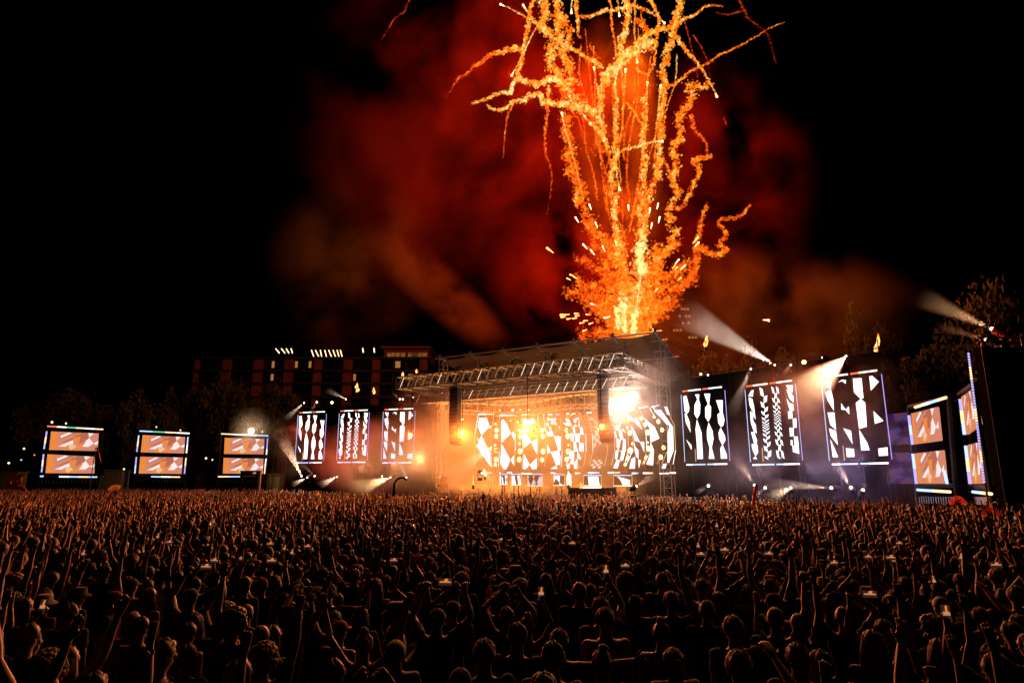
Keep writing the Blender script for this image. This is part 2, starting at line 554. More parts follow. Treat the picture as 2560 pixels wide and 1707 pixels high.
# speaker motors and cable clutter on top of the front truss
rnd = random.Random(5)
for t_ in (2.5, 4.6, 7.2, 8.3, 11.4, 12.1, 15.3, 16.1, 19.6, 20.1):
    m = MB()
    for q in range(5):
        p = st(t_ + q * .13, .7 + rnd.uniform(-.3, .3), ZT + 1.4)
        h = rnd.uniform(.3, .95 if t_ > 19 else .6)
        m.tube(p, p + Vector((rnd.uniform(-.1, .1), 0, h)), .035, n=5)
        m.tube(p + Vector((0, 0, h)), p + SD * .3 + Vector((0, 0, h * .9)), .03, n=5)
    m.build('hoist_bracket', M['black_metal'], stage)

# ---- line arrays hanging from the front truss
def line_array(px, ytop, ybot, Y, wpx, n, label):
    top, bot = at(px, ytop, Y), at(px, ybot, Y)
    t = thing('line_array', label, 'loudspeaker', 'line arrays hung from the front truss', (top.x, top.y, bot.z))
    h = (top.z - bot.z) / n
    wd = wpx / FPX * Y
    prev = Vector((top.x, top.y, top.z))
    for i in range(n):
        f = i / n
        c = prev + Vector((0, 0, -h / 2)) + SN * (.0 + .10 * max(0, f - .55) * 6 * h)
        Mx = Matrix((SD, SN, Vector((0, 0, 1)))).transposed().to_3x3() @ Matrix.Rotation(-max(0, f - .5) * .5, 3, 'X')
        m = MB(); m.box(c, wd, .75, h * .93, Mx)
        cb = m.build('cabinet', M['speaker_black'], t)
        m = MB(); m.box(c - SN * .39, wd * .8, .03, h * .7, Mx)
        gr = m.build('grille', M['black_metal']); gr.parent = cb; gr.location = -t.location
        prev = c + Vector((0, 0, -h / 2))
    m = MB(); m.box(top + Vector((0, 0, .12)), wd * 1.05, .9, .18, Matrix((SD, SN, Vector((0, 0, 1)))).transposed().to_3x3())
    for q in (-.4, .4):
        m.tube(top + SD * q * wd, top + SD * q * wd + Vector((0, 0, 1.3)), .03, n=5)
    m.build('flying_frame', M['steel'], t)
line_array(1139, 970, 1112, 71.5, 25, 16, 'long curved black speaker hang at the stage\'s left end')
line_array(1509, 928, 1106, 64.5, 31, 16, 'long curved black speaker hang right of centre stage')
line_array(1545, 884, 918, 66, 52, 3, 'short black speaker block above the right truss corner')

# ---- curved screen columns on stage
def clip_y(poly, y, keep_above):
    out = []
    n = len(poly)
    ins = (lambda p: p[1] <= y) if keep_above else (lambda p: p[1] >= y)
    for i in range(n):
        a, b = poly[i], poly[(i + 1) % n]
        if ins(a): out.append(a)
        if ins(a) != ins(b):
            t = (y - a[1]) / (b[1] - a[1])
            out.append((a[0] + (b[0] - a[0]) * t, y))
    return out
Z6 = lambda x, y: (1160 + .14028 * x, 1010 + .14028 * y)
Z7 = lambda x, y: (1420 + .14668 * x, 1000 + .14668 * y)
def led_column(idx, label, outline, y1, y2, Y, n, polys, frame_px, conv, topbar, botbar, pol_mat='led_white', checks=None):
    """outline: px x-range at top, bend 1, bend 2, bottom as [(xl, xr, y)...4]; n: facing direction"""
    outline = [(conv(l, y)[0], conv(r, y)[0], conv(l, y)[1]) for l, r, y in outline]
    n = Vector((n[0], n[1], 0)).normalized()
    mid = at((outline[1][0] + outline[1][1]) / 2, (outline[1][2] + outline[2][2]) / 2, Y)
    yb1, yb2 = outline[1][2], outline[2][2]
    # three planes: middle vertical, upper and lower leaning to the audience
    plo = [None] * 3
    plo[1] = (mid, n)
    z1, z2 = at(mid.x, yb1, Y).z, at(mid.x, yb2, Y).z
    pu = on_plane(outline[1][0], yb1, mid, n); pl = on_plane(outline[2][0], yb2, mid, n)
    lean = .28
    nu = (n + Vector((0, 0, -lean))).normalized(); nl = (n + Vector((0, 0, lean))).normalized()
    planes = [(pu, nu), (mid, n), (pl, nl)]
    t = thing('curved_screen', label, 'screen', 'curved screen columns on the stage', (mid.x, mid.y, 1.56))
    def proj(x, y, k, off):
        p, nn = planes[k]
        return on_plane(x, y, p + nn * off, nn)
    # dark screen panels, one for each facet
    for k in range(3):
        (l0, r0, a), (l1, r1, b) = outline[k], outline[k + 1]
        m = MB()
        m.hexa(proj(l0, a, k, 0), proj(r0, a, k, 0), proj(r1, b, k, 0), proj(l1, b, k, 0), -n * .15)
        m.build('screen_panel', M['led_dark'], t)
        # light edge tubes
        for side in (0, 1):
            m = MB(); m.tube(proj(outline[k][side], a, k, .03), proj(outline[k + 1][side], b, k, .03), .028, n=5)
            m.build('edge_light', M['edge_warm'] if (idx + side + k) % 3 else M['bar_white'], t)
    # the picture on the facets
    pm = [MB(), MB(), MB()]
    for poly in polys:
        poly = [conv(*p) for p in poly]
        bands = [clip_y(poly, yb1, True), clip_y(clip_y(poly, yb1, False), yb2, True), clip_y(poly, yb2, False)]
        for k, pb in enumerate(bands):
            if len(pb) >= 3:
                pm[k].poly([proj(x, y, k, .012) for x, y in pb])
    for k in range(3):
        if pm[k].f:
            pm[k].build('picture', M[pol_mat], t)
    for bar, mt in ((topbar, 'bar_white'), (botbar, 'bar_white')):
        if bar:
            (xa, ya), (xb, yb) = conv(*bar[0]), conv(*bar[1])
            k = 0 if ya < yb1 else 2
            p, q = proj(xa, ya, k, .1), proj(xb, yb, k, .1)
            sp = .45 + .12 * (idx % 3)
            mats = (mt, 'bar_blue' if idx % 2 else 'bar_warm')
            m = MB(); m.tube(p, p.lerp(q, sp), .075, n=6); m.build('light_bar', M[mats[0]], t)
            m = MB(); m.tube(p.lerp(q, sp), q, .06, n=6); m.build('light_bar', M[mats[1]], t)

def vgrid(rows):
    """rows: list of lists of x,y points; returns alternate quads"""
    out = []
    for j in range(len(rows) - 1):
        for i in range(len(rows[j]) - 1):
            if (i + j) % 2 == 0:
                out.append([rows[j][i], rows[j][i + 1], rows[j + 1][i + 1], rows[j + 1][i]])
    return out
led_column(0, 'leftmost curved screen column, white kite shape, by the left speaker hang', [(258, 538, 170), (195, 480, 530), (193, 472, 830), (212, 492, 1120)], 0, 0, 77.5, (.35, -1),
    [[(272, 245), (405, 245), (450, 385), (485, 385), (475, 435), (455, 415), (400, 455), (312, 555), (245, 395)], [(312, 560), (450, 850), (480, 1120), (215, 740), (225, 735), (265, 690), (250, 650), (225, 580), (262, 650)],
     [(312, 562), (445, 840), (465, 900), (405, 905), (262, 660)]], None, Z6, ((265, 178), (530, 180)), ((235, 1222), (500, 1222)))
led_column(1, 'second curved screen column, tall white arrowhead, beside the leftmost one', [(632, 918, 195), (628, 918, 530), (625, 912, 830), (615, 905, 1110)], 0, 0, 79, (.18, -1),
    [[(665, 290), (722, 260), (835, 520), (670, 690), (660, 500)], [(840, 520), (885, 490), (905, 560), (895, 640)], [(670, 705), (828, 990), (755, 1155), (705, 1155), (645, 1050)], [(832, 990), (892, 910), (890, 1090)]],
    None, Z6, ((635, 195), (910, 198)), None)
led_column(2, 'third curved screen column, white bow shapes, left of centre stage', [(1018, 1315, 180), (1050, 1332, 530), (1050, 1335, 830), (1030, 1325, 1110)], 0, 0, 79.5, (.02, -1),
    [[(1040, 258), (1245, 255), (1290, 380), (1270, 350), (1072, 412), (1050, 300)], [(1060, 420), (1195, 672), (1070, 775)], [(1198, 670), (1305, 618), (1305, 905)], [(1070, 880), (1170, 1080), (1100, 1155), (1047, 1155)], [(1172, 1080), (1300, 958), (1295, 1155), (1215, 1155)]],
    None, Z6, ((1030, 190), (1305, 188)), ((1030, 1235), (1210, 1235)))
led_column(3, 'fourth curved screen column, large leaning white blocks, near centre stage', [(1415, 1712, 180), (1458, 1748, 530), (1460, 1750, 830), (1440, 1738, 1110)], 0, 0, 79, (-.12, -1),
    [[(1478, 255), (1640, 252), (1670, 370), (1510, 345)], [(1462, 335), (1510, 340), (1600, 565), (1485, 572)], [(1672, 370), (1695, 375), (1715, 480)], [(1603, 568), (1722, 575), (1722, 825), (1680, 825)], [(1485, 700), (1545, 855), (1485, 880)], [(1548, 850), (1690, 822), (1720, 930), (1710, 1075), (1645, 1090)], [(1540, 1152), (1645, 1095), (1665, 1152)]],
    None, Z6, ((1430, 185), (1705, 185)), ((1545, 1225), (1640, 1225)))
led_column(4, 'fifth curved screen column, fine checks, at centre stage', [(-30, 215, 220), (45, 302, 570), (45, 310, 870), (-30, 265, 1120)], 0, 0, 77.5, (-.25, -1),
    vgrid([[(-45, 305), (20, 318), (95, 322), (190, 300), (235, 335)], [(-25, 440), (70, 455), (112, 450), (200, 450), (242, 470)], [(30, 560), (105, 575), (125, 572), (205, 572), (268, 590)], [(50, 690), (95, 700), (130, 712), (195, 715), (270, 740)], [(50, 860), (100, 880), (165, 860), (190, 865), (262, 880)], [(10, 1000), (60, 985), (105, 900), (160, 860), (225, 1000)], [(-5, 1090), (35, 1075), (100, 1095), (160, 985), (215, 1010)], [(-20, 1165), (20, 1165), (105, 1165), (160, 1165), (190, 1150)]])
    , None, Z7, ((-30, 232), (205, 228)), ((120, 1243), (215, 1243)))
led_column(5, 'sixth curved screen column, small rosy checks, right of centre stage', [(318, 520, 215), (415, 640, 570), (425, 675, 870), (365, 625, 1120)], 0, 0, 75.5, (-.38, -1),
    vgrid([[(360, 290), (440, 310), (500, 300)], [(380, 350), (430, 375), (475, 360), (525, 375)], [(395, 420), (435, 455), (480, 455), (540, 470)], [(425, 490), (455, 505), (510, 530), (550, 545)], [(435, 600), (470, 600), (520, 610), (560, 585)], [(438, 680), (470, 660), (510, 650), (560, 640)], [(440, 750), (470, 720), (520, 700), (575, 690)], [(440, 805), (480, 770), (530, 745), (600, 730)]])
    + vgrid([[(430 + 45 * i, 1010 + 12 * (i % 2)) for i in range(5)], [(415 + 45 * i, 1050) for i in range(5)], [(400 + 45 * i, 1085) for i in range(5)], [(385 + 45 * i, 1120) for i in range(5)], [(370 + 45 * i, 1160) for i in range(5)]]),
    None, Z7, ((320, 215), (450, 212)), ((340, 1236), (535, 1236)), pol_mat='led_pinkwhite')
led_column(6, 'seventh curved screen column, wavy checks, right of the speaker hang', [(730, 890, 190), (795, 1025, 540), (795, 1030, 860), (735, 960, 1110)], 0, 0, 72.5, (-.5, -1),
    vgrid([[(765, 262), (815, 258), (880, 320)], [(800, 340), (850, 320), (925, 390), (935, 400)], [(785, 365), (825, 355), (910, 490), (935, 480), (975, 540)], [(800, 500), (860, 515), (905, 500), (985, 560)], [(830, 660), (895, 680), (945, 665), (985, 665)], [(835, 810), (865, 850), (925, 870), (985, 870)], [(815, 860), (860, 850), (915, 880), (975, 880)], [(800, 990), (833, 1018), (885, 1025), (935, 1030)], [(750, 1140), (770, 1155), (845, 1160), (890, 1160)]])
    + [[(765, 265), (815, 262), (920, 350), (935, 400), (870, 345)], [(785, 365), (820, 352), (905, 490), (880, 510)], [(770, 370), (800, 500), (835, 650), (815, 640), (775, 440)]],
    None, Z7, ((725, 190), (870, 180)), ((680, 1235), (885, 1233)))
led_column(7, 'eighth curved screen column, jagged white star, under the bright flood lamp', [(935, 1165, 175), (1105, 1325, 510), (1110, 1345, 850), (985, 1265, 1110)], 0, 0, 70, (-.62, -1),
    [[(970, 250), (1020, 240), (1110, 325), (1170, 290), (1275, 510), (1120, 355), (1010, 340)], [(1060, 440), (1095, 450), (1225, 715), (1135, 690), (1110, 560)], [(1228, 712), (1298, 710), (1300, 890)], [(1120, 690), (1150, 800), (1198, 850), (1200, 1000), (1160, 950), (1140, 870)], [(1080, 1000), (1145, 965), (1140, 1165), (1045, 1165)], [(1200, 1005), (1245, 1030), (1205, 1165)]],
    None, Z7, ((940, 180), (1130, 158)), ((1090, 1245), (1200, 1243)))
led_column(8, 'ninth curved screen column, big white fin, near the right stage tower', [(1200, 1390, 130), (1395, 1590, 480), (1415, 1610, 850), (1290, 1520, 1090)], 0, 0, 68, (-.75, -1),
    [[(1275, 285), (1480, 460), (1560, 650), (1420, 715), (1400, 500)], [(1420, 735), (1462, 850), (1450, 1110), (1335, 1090), (1415, 870)]],
    None, Z7, ((1205, 135), (1365, 112)), ((1280, 1242), (1445, 1242)))
led_column(9, 'rightmost curved screen column, long white band, behind the right stage tower', [(1430, 1650, 100), (1690, 1810, 420), (1700, 1835, 850), (1600, 1790, 1090)], 0, 0, 66, (-.85, -1),
    [[(1465, 185), (1580, 160), (1790, 460), (1800, 860), (1760, 960), (1720, 1070), (1695, 1060), (1700, 560), (1730, 440), (1620, 330)], [(1625, 1085), (1680, 1080), (1660, 1160), (1595, 1160)], [(1640, 110), (1690, 120), (1740, 260), (1690, 240)]],
    None, Z7, ((1430, 118), (1555, 85)), ((1565, 1250), (1655, 1248)))

# ---- strips of blinder lamps between the columns
def blinder(label, conv, pts, Y, r=.22, mt='lamp_warm'):
    ws = [at(*conv(x, y), Y) for x, y, *_ in pts]
    t = thing('blinder_strip', label, 'stage light', 'blinder strips between the screen columns', (ws[0].x, ws[0].y, 1.56))
    m = MB()
    for a, b in zip(ws[:-1], ws[1:]):
        m.tube(a + Vector((0, .25, 0)), b + Vector((0, .25, 0)), .07, n=5)
    m.tube(ws[-1] + Vector((0, .25, 0)), Vector((ws[-1].x, ws[-1].y + .25, 1.6)), .07, n=5)
    m.build('stand', M['black_metal'], t)
    for p, q in zip(ws, pts):
        k = q[2] if len(q) > 2 else 1
        m = MB(); m.ball(p, r * k, r * .6 * k, r * 1.25 * k, 8, 6); m.build('lamp', M[mt], t, smooth=True)
blinder('five blinder lamps between the first and second screen columns', Z6, [(563, 355, .5), (577, 465), (572, 570), (572, 820), (570, 985), (560, 1078, .7)], 78)
blinder('blinder lamps between the second and third screen columns', Z6, [(960, 320, .5), (998, 470), (1000, 575), (988, 705, .5), (998, 838, 1.15), (985, 985, 1.1)], 79)
blinder('blinder lamps between the third and fourth screen columns', Z6, [(1395, 460, 1.1), (1405, 570, 1.1), (1408, 842, 1.15), (1392, 992)], 79)
blinder('blinder lamps between the fourth and fifth screen columns', Z6, [(1792, 332, .6), (1828, 465), (1847, 570, 1.15), (1860, 727, .4), (1855, 840, 1.1), (1828, 980)], 78)
blinder('blinder lamps between the seventh and eighth screen columns', Z7, [(1018, 430, .7), (1055, 555), (1095, 740, .5), (1062, 858, 1.2), (1025, 988), (975, 1098, .6)], 71)
blinder('blinder lamps between the eighth and ninth screen columns', Z7, [(1248, 312, .7), (1315, 415, .8), (1358, 550), (1358, 720, .4), (1378, 825, 1.1), (1340, 985, .9), (1310, 1065, .6)], 69)
blinder('blinder lamps between the ninth and tenth screen columns', Z7, [(1465, 280, .5), (1540, 365, .8), (1605, 505, .8), (1628, 808, .8), (1582, 970, .9)], 67)

# ---- low screens along the stage front
def low_screen(label, x0, x1, y0, y1, Y, polys, conv=Z6, mt='led_white', lamps=()):
    a, b = at(*conv(x0, y0), Y), at(*conv(x1, y0), Y)
    c, d = at(*conv(x1, y1), Y), at(*conv(x0, y1), Y)
    t = thing('low_screen', label, 'screen', 'low screens along the stage front', ((a.x + b.x) / 2, Y, 1.56))
    m = MB(); m.hexa(a, b, c, d, Vector((0, .12, 0))); m.build('panel', M['led_brown'], t)
    pm = MB()
    for p in polys:
        pm.poly([at(*conv(x, y), Y - .02) for x, y in p])
    if polys: pm.build('picture', M[mt], t)
    for p, q, mm in ((a, b, 'bar_blue'), (d, c, 'bar_warm')):
        k = MB(); k.tube(p + Vector((0, -.05, .06)), q + Vector((0, -.05, .06)), .045, n=5); k.build('light_bar', M[mm], t)
    for p, q in ((a, d), (b, c)):
        k = MB(); k.tube(p + Vector((0, -.05, 0)), q + Vector((0, -.05, 0)), .03, n=5); k.build('edge_light', M['edge_warm'], t)
    for x, y in ((a.x + .3, 0), (b.x - .3, 0)):
        k = MB(); k.box((x, Y + .25, (1.56 + d.z) / 2), .12, .12, max(.1, d.z - 1.56)); k.build('foot', M['black_metal'], t)
low_screen('leftmost low screen with narrow white stripes at stage front', 632, 775, 1262, 1440, 70, [[(640, 1275), (660, 1275), (662, 1425), (642, 1425)], [(672, 1300), (690, 1300), (705, 1425), (688, 1425)], [(728, 1275), (765, 1275), (748, 1345), (765, 1425), (728, 1425), (742, 1345)]])
low_screen('low screen with two leaning white bars at stage front', 840, 1020, 1258, 1450, 69.6, [[(852, 1275), (900, 1275), (925, 1435), (852, 1435)], [(950, 1275), (998, 1275), (1015, 1435), (970, 1435)]])
low_screen('low screen with pale pink diamonds at stage front', 1132, 1400, 1258, 1462, 69, [[(1140, 1280), (1165, 1280), (1145, 1330), (1185, 1440), (1140, 1440)], [(1240, 1330), (1280, 1395), (1265, 1440), (1195, 1440)], [(1218, 1280), (1262, 1280), (1240, 1328)], [(1300, 1395), (1345, 1290), (1395, 1280), (1395, 1440), (1320, 1440)]], mt='led_pinkwhite')
low_screen('low screen with a curved white corner left of the flame', 1590, 1795, 1265, 1455, 68, [[(1600, 1285), (1705, 1280), (1705, 1395), (1630, 1310), (1605, 1400)], [(1700, 1400), (1770, 1445), (1700, 1440)]])
low_screen('low screen with a tall white block behind the bright flame', 1830, 1915, 1265, 1455, 68, [[(1830, 1265), (1905, 1265), (1912, 1450), (1835, 1450)]])
low_screen('low screen with one big white square at the booth', 265, 565, 1290, 1465, 66.5, [[(340, 1300), (515, 1300), (540, 1460), (358, 1460)]], Z7)
low_screen('rightmost low screen with a white arrow shape', 775, 1090, 1290, 1470, 65.5, [[(835, 1298), (1055, 1360), (1058, 1462), (945, 1462), (890, 1350)]], Z7)
# dj booth with its lit edge, and the performer behind it
m = MB()
bp = at(*Z7(410, 1500), 65)
t = thing('performer_booth', 'performer\'s booth with a lit white edge at centre stage', 'booth', loc=(bp.x, bp.y, 1.56))
m.box((bp.x, 65, 2.05), 4.6, .9, .98); m.build('table', M['black_cloth'], t)
m = MB(); a, b = at(*Z7(245, 1488), 64.4), at(*Z7(570, 1484), 64.4); m.tube(a, b, .07, n=6); m.build('edge_light', M['bar_white'], t)
for k in range(4):
    m = MB(); m.box((bp.x - .9 + k * .6, 64.95, 2.6), .45, .45, .1); m.build('mixer', M['steel'], t)
# pixel bars hanging over the low screens
for k, (x0, x1, y, Y, cv) in enumerate(((765, 840, 1222, 70, Z6), (630, 634, 1220, 70, Z6), (1655, 1700, 1246, 65.5, Z7), (1735, 1820, 1238, 65.5, Z7))):
    a, b = at(*cv(x0, y), Y), at(*cv(x1, y), Y)
    m = MB(); m.tube(a, b + Vector((.1, 0, 0)), .07, n=6)
    lb = m.build('pixel_bar', M['bar_white'])
    tag(recenter(lb), ('short white light bar above the striped low screen', 'tiny light bar at the left end of the low screens', 'orange-white light bar at the foot of the right tower', 'white light bar right of the right stage tower')[k], 'light bar', 'single light bars on the stage')

# ---- curved lighting rigs under the roof with their lamps
def lighting_rig(label, s_mid, bow, z, ta, tb, n, seed):
    rnd = random.Random(seed)
    t = thing('lighting_rig', label, 'lighting rig', 'lighting rigs under the stage roof', st((ta + tb) / 2, s_mid, z))
    pts = []
    for i in range(n + 1):
        u = i / n
        pts.append(st(ta + (tb - ta) * u, s_mid + bow * (1 - (2 * u - 1) ** 2), z + .25 * math.sin(u * 9 + seed)))
    m = MB()
    for a, b in zip(pts[:-1], pts[1:]):
        for off in (Vector(), Vector((0, 0, .45)), SN * .45):
            m.tube(a + off, b + off, .035, n=5)
        m.tube(a, b + Vector((0, 0, .45)), .02, n=4); m.tube(a + SN * .45, b + Vector((0, 0, .45)), .02, n=4)
        m.tube(a, a + Vector((0, 0, .45)), .02, n=4)
    m.build('curved_truss', M['truss_metal'], t)
    for i in range(n + 1):
        p = pts[i]
        if i % 2 == 0:
            m = MB(); m.tube(p + Vector((0, 0, .45)), Vector((p.x, p.y, ZT + .2)), .02, n=4); m.build('hanger', M['steel'], t)
        d = Vector((rnd.uniform(-.6, .6), rnd.uniform(-.9, .2), -1)).normalized()
        m = MB(); m.tube(p, p + d * .28, .10, .16, 8); m.tube(p + d * .28, p + d * .68, .16, .19, 8); m.tube(p + d * .68, p + d * .72, .2, .2, 8)
        m.build('fixture', M['black_metal'], t)
        if rnd.random() < .3:
            m = MB(); m.ball(p + d * .74, .13, nu=8, nv=5); m.build('lens', M['lamp_white'] if rnd.random() < .4 else M['bar_warm'], t)
lighting_rig('front curved lighting rig hung under the roof, over the screen columns', 4.6, 2.0, 12.0, 3.0, 25.0, 22, 1)
lighting_rig('middle curved lighting rig hung under the roof', 7.2, 2.4, 11.0, 4.0, 25.0, 20, 2)
lighting_rig('rear curved lighting rig hung just above the screen columns', 9.5, 2.6, 10.1, 5.0, 24.5, 20, 3)
lighting_rig('lowest curved lighting rig touching the screen column tops', 10.5, 2.3, 9.5, 6.0, 24.5, 18, 4)
# leaning battens on the front trusses, their brightness put into the emission
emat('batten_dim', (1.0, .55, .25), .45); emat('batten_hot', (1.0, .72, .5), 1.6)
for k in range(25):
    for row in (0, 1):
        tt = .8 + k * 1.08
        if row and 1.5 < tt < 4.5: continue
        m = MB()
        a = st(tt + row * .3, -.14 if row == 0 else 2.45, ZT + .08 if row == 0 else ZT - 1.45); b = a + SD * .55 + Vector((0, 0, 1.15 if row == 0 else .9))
        m.tube(a, b, .028, n=5); o = m.build('bright_batten', M['batten_hot' if tt > 17 or (k * 7 + row) % 5 == 0 else 'batten_dim'], stage)
# ================================================================ screen wings and video towers
Z4 = lambda x, y: (1650 + .3869 * x, 780 + .3869 * y)
GA = [[(150, 545), (172, 540), (190, 615), (188, 640), (172, 662), (158, 640)], [(158, 655), (172, 664), (190, 710), (196, 780), (165, 715)], [(165, 822), (200, 862), (200, 892)],
      [(230, 532), (257, 532), (253, 565), (262, 600), (258, 660), (240, 692), (222, 660), (225, 600), (243, 565)], [(238, 695), (266, 780), (272, 948), (236, 948), (234, 845), (228, 760)],
      [(288, 528), (326, 528), (318, 598), (330, 615), (326, 680), (310, 712), (292, 680), (293, 618), (310, 598)], [(312, 716), (335, 770), (340, 820), (328, 878), (343, 948), (308, 948), (315, 880), (300, 820), (300, 770)],
      [(362, 572), (403, 572), (400, 648), (410, 700), (402, 735), (388, 748), (372, 720), (368, 665), (385, 650)], [(386, 750), (410, 805), (412, 830), (395, 862), (418, 925), (418, 948), (382, 948), (380, 880), (392, 862), (374, 820), (372, 780)]]
def strip_checks(xs, ys, w0, shift, ncol=2):
    rows = []
    for j, y in enumerate(ys):
        rows.append([(xs + shift * (y - ys[0]) + w0 * i / ncol + (3 if j % 2 else -2), y + (6 if i % 2 else -6)) for i in range(ncol + 1)])
    return vgrid(rows)
def warp(y0, y1, yc, big):
    ys, y = [], y0
    while y < y1:
        ys.append(y)
        y += 7 + big * (abs(y - yc) / 250) ** 1.1
    return ys + [y1]
GB = [[(570, 540), (590, 505), (607, 500), (600, 545)], [(572, 548), (598, 560), (605, 600), (595, 640), (578, 600)], [(597, 580), (607, 600), (617, 695), (600, 665)], [(580, 640), (600, 650), (600, 700), (618, 730), (622, 785), (603, 770), (585, 715)],
      [(585, 775), (605, 775), (625, 830), (622, 850), (605, 850)], [(588, 850), (625, 855), (630, 905), (612, 930), (590, 880)], [(595, 945), (612, 930), (622, 948)],
      [(815, 475), (858, 475), (856, 525), (835, 510)], [(818, 500), (838, 515), (862, 550), (860, 590), (835, 560)], [(818, 560), (835, 590), (858, 600), (862, 640), (840, 645), (828, 610)], [(825, 645), (850, 645), (853, 690), (828, 695)],
      [(853, 695), (875, 690), (875, 752), (855, 752)], [(832, 752), (857, 752), (858, 805), (835, 808)], [(858, 808), (880, 808), (886, 865), (860, 862)], [(838, 830), (848, 830), (850, 865), (838, 862)], [(848, 866), (885, 868), (888, 920), (850, 905)]] \
    + strip_checks(648, warp(490, 948, 735, 46), 42, .055, 2) + strip_checks(725, warp(485, 945, 680, 44), 44, .055, 3)
GC = [[(1062, 448), (1108, 448), (1105, 498), (1083, 482)], [(1066, 520), (1105, 500), (1120, 560), (1122, 640), (1082, 572)], [(1078, 650), (1125, 650), (1133, 762), (1095, 730)], [(1085, 752), (1132, 768), (1142, 860), (1095, 800)], [(1092, 820), (1142, 935), (1105, 935), (1098, 870)],
      [(1155, 455), (1182, 436), (1208, 440), (1206, 465), (1182, 445)], [(1172, 590), (1200, 632), (1222, 612), (1225, 665), (1200, 635), (1172, 632)], [(1182, 752), (1232, 770), (1240, 855)], [(1195, 880), (1248, 885), (1250, 935), (1200, 935)],
      [(1253, 430), (1308, 428), (1318, 560), (1300, 565), (1258, 520)], [(1268, 590), (1300, 565), (1328, 590), (1335, 745), (1285, 758)], [(1285, 762), (1335, 850), (1348, 895), (1295, 895)],
      [(1357, 418), (1375, 415), (1415, 455), (1365, 512)], [(1378, 645), (1438, 710), (1385, 728)], [(1402, 885), (1458, 878), (1460, 930), (1405, 932)]]
def norm_polys(polys, q):
    """from zoomed picture coordinates to 0..1 inside the quad q = TL, TR, BL, BR"""
    TL, TR, BL, BR = [np.array(p, float) for p in q]
    out = []
    for poly in polys:
        r = []
        for x, y in poly:
            v = (y - (TL[1] + TR[1]) / 2) / ((BL[1] + BR[1]) / 2 - (TL[1] + TR[1]) / 2)
            for _ in range(3):
                l = TL + (BL - TL) * v; rr = TR + (BR - TR) * v
                u = (x - l[0]) / (rr[0] - l[0])
                yt = TL[1] + (TR[1] - TL[1]) * u; yb = BL[1] + (BR[1] - BL[1]) * u
                v = (y - yt) / (yb - yt)
            r.append((u, v))
        out.append(r)
    return out
NA = norm_polys(GA, ((145, 520), (410, 492), (165, 980), (428, 977)))
NB = norm_polys(GB, ((558, 485), (865, 452), (590, 980), (900, 977)))
NC = norm_polys(GC, ((1052, 430), (1420, 388), (1095, 975), (1475, 972)))
def led_group(label, TL, TR, BL, BR, Y0, Y1, polys, group, nbars=2, flip=0):
    a, b = at(*TL, Y0), at(*TR, Y1)
    ztop = (a.z + b.z) / 2
    zbot = (at(*BL, Y0).z + at(*BR, Y1).z) / 2
    a = Vector((a.x, a.y, 0)); b = Vector((b.x, b.y, 0))
    d = (b - a).normalized(); n = Vector((d.y, -d.x, 0))
    W = (b - a).length
    mid = (a + b) / 2
    t = thing('tall_screen', label, 'screen', group, (mid.x, mid.y, zbot))
    P = lambda u, v, off=0.0: a + d * (W * u) + n * off + Vector((0, 0, ztop + (zbot - ztop) * v))
    # four tall panels, each with its share of the picture
    for k in range(4):
        u0, u1 = k / 4 + .012, (k + 1) / 4 - .012
        m = MB(); m.hexa(P(u0, .02), P(u1, .02), P(u1, .98), P(u0, .98), -n * .12); m.build('panel', M['led_black'], t)
    pm = [MB() for _ in range(4)]
    for p in polys:
        k = min(3, max(0, int(sum(q[0] for q in p) / len(p) * 4)))
        pm[k].poly([P(u, v, .015) for u, v in p])
    for q in pm:
        if q.f: q.build('picture', M['led_white'], t)
    cols = [('bar_red', 'bar_white'), ('bar_red', 'bar_white'), ('bar_white', 'bar_blue'), ('bar_blue', 'bar_white')]
    for v, mi in ((-.015, 0), (1.01, 2)):
        for h in range(2):
            c0, c1 = cols[mi + h]
            u0, u1 = h * .5 + .02, h * .5 + .47
            m = MB(); m.tube(P(u0, v, .12), P((u0 + u1) / 2 - .08, v, .12), .07, n=6); m.build('light_bar', M[c0], t)
            m = MB(); m.tube(P((u0 + u1) / 2 - .08, v, .12), P(u1, v, .12), .07, n=6); m.build('light_bar', M[c1], t)
    for u, mm in ((-.03, 'bar_blue'), (1.03, 'bar_violet'), (.24, 'edge_warm')):
        m = MB(); m.tube(P(u, .03 if u != .24 else .8, .05), P(u, .97, .05), .03, n=5); m.build('edge_light', M[mm], t)
    m = MB()
    for u in (.1, .5, .9):
        m.tube(P(u, -.02, -.4), P(u, 1, -.4) * 1.0, .06, n=5)
        q = P(u, 1, -.4); m.tube(q, Vector((q.x, q.y, 0)), .06, n=5)
    m.build('support_mast', M['black_metal'], t)
    return t
gl = 'tall screen groups of the left wing'; gr = 'tall screen groups of the right wing'
led_group('tall screen group with long lozenges, first of the left wing', (748, 1033), (815, 1031), (742, 1155), (806, 1155), 100, 98.5, NA, gl)
led_group('tall screen group with fine checks, middle of the left wing', (851, 1029), (922, 1027), (845, 1154), (915, 1154), 97.5, 96, NB, gl)
led_group('tall screen group with white triangles, left wing nearest the stage', (961, 1025), (1036, 1024), (956, 1155), (1030, 1155), 95, 93.5, NC, gl)
led_group('tall screen group with long lozenges, right wing nearest the stage', (1706, 981), (1809, 970), (1714, 1159), (1816, 1158), 69.5, 66, NA, gr)
led_group('tall screen group with fine checks, middle of the right wing', (1866, 968), (1985, 955), (1878, 1159), (1998, 1158), 64.5, 60.5, NB, gr)
led_group('tall screen group with big white triangles, last of the right wing', (2057, 946), (2199, 930), (2074, 1157), (2221, 1156), 58, 54, NC, gr)

